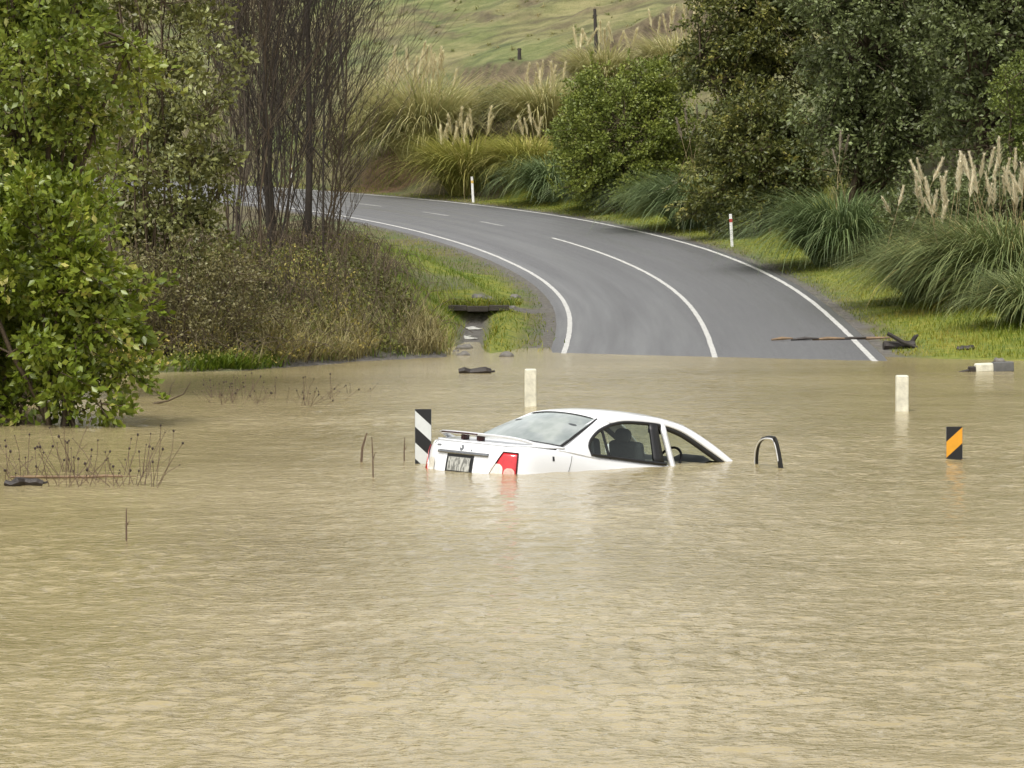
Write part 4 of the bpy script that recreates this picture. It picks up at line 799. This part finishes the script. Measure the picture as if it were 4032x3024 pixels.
# fence posts on the hill
def fence_post(label, px, ybase, ytop, r_, lean, D=None):
    p = hit(px, ybase); z = at(px, ytop, p[1])[2]; o = thing('fence_post', label, 'post', tuple(p), 'old timber posts')
    MB().tube([(0, 0, -.4), (lean * .5, 0, (z - p[2]) / 2), (lean, 0, z - p[2])], [r_, r_ * .95, r_ * .8], 8).build('shaft', M['old_wood'], o, True)
    MB().box((lean * .9, -.02, (z - p[2]) * .9), (r_ * 2.4, .03, .05)).build('batten', M['old_wood'], o)
fence_post('tall dark timber post above the round bush on the hillside', 2352, 300, 35, .085, -.12)
fence_post('tall dark leaning timber pole at the right edge of the bare trees', 1362, 440, 75, .07, -.35)
fence_post('short dark stub of a post on the hillside above the pampas', 2045, 235, 190, .09, 0)
fence_post('short broken post at the edge of the brambles beside the road', 1480, 1010, 955, .06, 0)
# ---------------------------------------------------------------- culvert in the ditch
cx0, cx1 = xat(1765, HEADY), xat(2005, HEADY); ctop = at(1900, 1200, HEADY)[2]
cv = thing('culvert', 'dark concrete culvert opening in the grassy ditch left of the road', 'culvert', ((cx0 + cx1) / 2, HEADY, 0)); cw_ = cx1 - cx0
for k, (a_, b_) in enumerate(((0, .31), (.315, .66), (.665, 1))):
    MB().box((-cw_ / 2 + (a_ + b_) / 2 * cw_, -.05 - .02 * (k == 1), ctop - .08 - .025 * (k == 1)), ((b_ - a_) * cw_, .7, .15)).build('slab', M['old_concrete'], cv, bevel=.02)
MB().box((0, .22, ctop - .45), (cw_ + .2, .2, .55)).build('headwall', M['old_concrete'], cv, bevel=.02)
t = np.linspace(0, 2 * np.pi, 21); part('pipe', [[(.08 + .20 * math.cos(q), d_, .18 + .17 * math.sin(q)) for q in t] for d_ in (.02, .115)] + [[(.08 + .16 * math.cos(q), .10, .18 + .135 * math.sin(q)) for q in t]] + [[(.08 + .01 * math.cos(q), .112, .18 + .01 * math.sin(q)) for q in t]], M['rubber'], cv)
rs = RS(71)
def rock(name, label, loc, r_, mat, seed, group, flat=.6, cat='stone'):
    q = RS(seed); G = []
    for k in range(7):
        a_ = math.pi * k / 6; G.append([np.array([math.sin(a_) * math.cos(t), math.sin(a_) * math.sin(t), -math.cos(a_) * flat]) for t in np.linspace(0, 2 * np.pi, 11)])
    G = np.array(G); d = 1 + (vnoise(G[..., 0] * 2 + 9, G[..., 1] * 2 + G[..., 2] * 3 + 9, seed) - .5) * .8; d[:, -1] = d[:, 0]
    o = obj(name, gridmesh(name, G * d[..., None] * r_, False), M[mat]); o.location = loc; return tag(o, label, cat, group)
for k in range(15):
    if 4 < k < 9: continue
    px_ = rs.uniform(1760, 2080); py_ = rs.uniform(1355, 1405) if k < 9 else rs.uniform(1160, 1215); p = hit(px_ if k < 9 else px_ * .55 + 900, py_)
    rock('stone', 'grey stone lying in the ditch mouth by the waterline' if k < 9 else 'grey rubble stone on the ground above the culvert', tuple(p), rs.uniform(.08, .17), 'stone', 80 + k, 'stones in the ditch mouth' if k < 9 else 'rubble above the culvert')
q = RS(72); nn = 1400; gx = np.concatenate([q.uniform(cx0 - .2, cx1 + .3, nn // 2), q.normal(-.95, .8, nn // 2)]); gy = np.concatenate([HEADY + q.uniform(-.25, .5, nn // 2), q.uniform(88, 104, nn // 2)]); zz_ = np.where(gy > HEADY - .3, ctop - .02, ground(gx, gy) - .02); ok = (gy > HEADY - .3) | (np.abs(gx + .95) > .28)
gx, gy, zz_ = gx[ok], gy[ok], zz_[ok]; nn = len(gx)
tag(obj('ditch_grass', blademesh('ditch_grass', np.stack([gx, gy, zz_], 1), q.uniform(0, 6.28, nn), q.uniform(.1, .38, nn), q.uniform(0, .6, nn), q.uniform(.9, 2.3, nn), q.uniform(.014, .028, nn), q.uniform(.1, 1, nn), 3), LEAF['verge']), 'rank grass hanging over the culvert and ditch sides', 'grass', kind='stuff')
for k, (px_, py_, w_, d_) in enumerate(((1862, 1300, .20, .30), (1838, 1338, .22, .22))):
    p = hit(px_, py_); q = RS(300 + k)
    G = [[np.array([(v - .5) * 2 * w_ * (.6 + .4 * math.sin(u * 5 + k)) + .06 * math.sin(u * 7), (u - .5) * 2 * d_, .03 + .05 * u + .02 * q.uniform()]) for v in np.linspace(0, 1, 8)] for u in np.linspace(0, 1, 9)]
    o = part('foaming_runnel', G, M['foam'], None, thick=.02); o.location = tuple(p); tag(o, ('upper' if k == 0 else 'lower') + ' patch of white foaming trickle running out of the culvert', 'water')
# ---------------------------------------------------------------- debris
def plank(name, label, loc, size, rz, mat, rx=0, ry=0, cat='driftwood', group=None, knots=True, seed=0):
    o = thing(name, label, cat, loc, group); o.rotation_euler = (rx, ry, rz); L, a_, b_ = size; q = RS(seed)
    pts = [(-L / 2 + L * k / 6, q.normal() * a_ * .12, q.normal() * b_ * .12) for k in range(7)]
    b2 = MB().tube(pts, [a_ * .35] + [a_ * .5 * q.uniform(.85, 1.1) for k in range(5)] + [a_ * .4], 7); b2.build('shaft', M[mat], o)
    MB().tube([(L * .45, 0, 0), (L * .62, a_ * .3, b_ * .1)], a_ * .14, 5).build('splinter', M[mat], o); return o
p = at(1870, 1470, 76); D_ = FPX * HC / (1470 - YH)
plank('floating_log', 'dark log floating left of the cream post behind the car', (xat(1870, D_), D_, .03), (.62, .16, .1), R(4), 'wet_wood')
D_ = FPX * HC / (1462 - YH); fl = thing('floating_post', 'grey post with a white painted band floating at the right edge', 'driftwood', (xat(3910, D_), D_, .08)); fl.rotation_euler = (0, R(-2), R(8))
MB().box((.20, 0, 0), (.42, .2, .2)).build('shaft', M['grey_wood'], fl, bevel=.02); MB().box((-.18, 0, -.005), (.36, .205, .19)).build('painted_band', M['white_post'], fl, bevel=.035); MB().box((-.42, 0, -.03), (.13, .17, .13)).build('tip', M['wet_wood'], fl, bevel=.02)
MB().tube([(-.48, 0, -.04), (-.68, -.02, -.07), (-.78, 0, -.1)], [.03, .025, .012], 6).build('splinter', M['wet_wood'], fl); rock('stone', 'pale stone just above the floating post at the right edge', (xat(3935, 80.6), 80.6, .06), .14, 'stone', 97, None)
p = hit(3545, 1375); lg = thing('driftwood_pile', 'dark crossed driftwood lying on the grass at the road edge', 'driftwood', (p[0], p[1], p[2] + .06))
MB().tube([(-.38, 0, .02), (0, .06, .0), (.34, 0, .06)], [.10, .12, .08], 8).build('log', M['wet_wood'], lg); MB().tube([(-.30, -.14, .30), (.05, -.14, .10), (.36, -.12, -.02)], [.045, .05, .04], 7).build('branch', M['old_wood'], lg); MB().tube([(.22, .05, .02), (.34, .03, .22), (.40, 0, .26)], [.06, .05, .02], 7).build('stub', M['wet_wood'], lg)
p = hit(3800, 1380); plank('driftwood', 'small dark piece of driftwood on the grass at the right waterline', (p[0], p[1], p[2] + .05), (.36, .14, .1), R(5), 'wet_wood', seed=3)
p = hit(3250, 1352); st_ = thing('stranded_branch', 'thin straw brown branch stranded across the road lane', 'driftwood', (p[0], p[1], p[2] + .095))
for k, (a_, b_, m_) in enumerate(((-1.25, -.75, 'straw_wood'), (-.8, -.15, 'wet_wood'), (-.3, .45, 'straw_wood'), (.2, .95, 'old_wood'), (.5, 1.5, 'straw_wood'))):
    MB().tube([(a_, .03 * k, -.012), ((a_ + b_) / 2, .06, .02), (b_, .02, .02 + .022 * (b_ > .9))], [.022, .045, .018], 6).build('twig', M[m_], st_)
# ---------------------------------------------------------------- dead weeds in the water
def weed(label, x, y, h, seed, group, heads=4, z=0.0):
    q = RS(seed); o = thing('dead_weed', label, 'weed', (x, y, z), group); polys, rad, hp = [], [], []
    for k in range(heads):
        e = np.array([q.normal() * .26, q.normal() * .2, h * q.uniform(.2, 1)]); B = bend(q, (q.normal() * .05, q.normal() * .05, -.25), e, 5, .12); polys.append(B); rad.append(np.linspace(.0045, .003, 5)); hp.append(e)
        if q.uniform() < .6: polys.append(bend(q, B[2], B[2] + np.array([q.normal() * .12, 0, .12]), 3, .1)); rad.append(np.full(3, .0025))
    obj('stalk', tubemesh('stalk', polys, rad, 4), M['weed'], o)
    for e in hp:
        r3 = q.uniform(.006, .016); G = [[e + np.array([r3 * math.sin(a_) * math.cos(t), r3 * math.sin(a_) * math.sin(t), -1.2 * r3 * math.cos(a_)]) for t in np.linspace(0, 2 * np.pi, 8)] for a_ in np.linspace(0, math.pi, 6)]
        obj('seed_head', gridmesh('seed_head', G), M['weed_head'], o)
rs = RS(91)
for k in range(22):
    px_ = rs.uniform(10, 590); D_ = FPX * HC / (rs.uniform(1840, 1920) - YH); weed('dead brown weed with round seed heads poking from the water at the left edge', xat(px_, D_), D_, rs.uniform(.35, .72), 200 + k, 'weeds at the left edge', rs.randint(2, 5))
for k in range(22):
    px_ = rs.uniform(830, 1340); D_ = FPX * HC / (rs.uniform(1560, 1600) - YH); weed('dead brown weed with round seed heads in the water below the brambles', xat(px_, D_), D_, rs.uniform(.25, .55), 240 + k, 'weeds below the brambles', rs.randint(2, 5))
D_ = FPX * HC / (1545 - YH); weed('lone tuft of dead weed right of the weed bed below the brambles', xat(1400, D_), D_, .25, 270, None, 4)
def reed(label, px, yb, yt, r_=.012, lean=0.0):
    D_ = FPX * HC / (yb - YH); h = (yb - yt) / FPX * D_; o = thing('dead_reed', label, 'weed', (xat(px, D_), D_, 0))
    MB().tube([(0, 0, -.3), (lean * .4, 0, h * .5), (lean, 0, h)], [r_, r_ * .9, r_ * .5], 5).build('stalk', M['weed'], o); MB().tube([(lean * .3, 0, h * .45), (lean * .3 + .03, 0, h * .62)], [r_ * .6, r_ * .3], 4).build('leaf', M['weed'], o)
plank('driftwood', 'small dark driftwood among the weeds at the left edge', (xat(90, 44), 44, .03), (.42, .10, .08), R(8), 'wet_wood', seed=8)
plank('driftwood', 'pale stick floating among the weeds at the left edge', (xat(260, 45.3), 45.3, .02), (1.3, .035, .03), R(3), 'straw_wood', seed=9)
reed('single upright dead stalk in open water at lower left', 494, 2130, 2003, .010)
reed('thick dead stalk leaning right, leftmost of those by the striped marker', 1415, 1820, 1705, .018, .09)
reed('tall thin stalk, middle one left of the striped marker', 1470, 1880, 1720, .010, -.02)
reed('short thin stalk just left of the striped marker', 1590, 1815, 1725, .010, .01)
rs = RS(95)
D_ = FPX * HC / (1590 - YH); o = thing('fallen_branch', 'bare branch reaching out of the water beside the bright green bush', 'branch', (xat(600, D_), D_, 0))
B = np.array([(0, 0, 0), (.25, 0, .05), (.5, 0, .16), (.62, 0, .36)]); MB().tube(B, [.02, .016, .012, .006], 5).build('limb', M['bark'], o, True); MB().tube([(.25, 0, .05), (.3, .05, .3), (.38, .1, .42)], [.01, .008, .004], 4).build('twig', M['bark'], o)
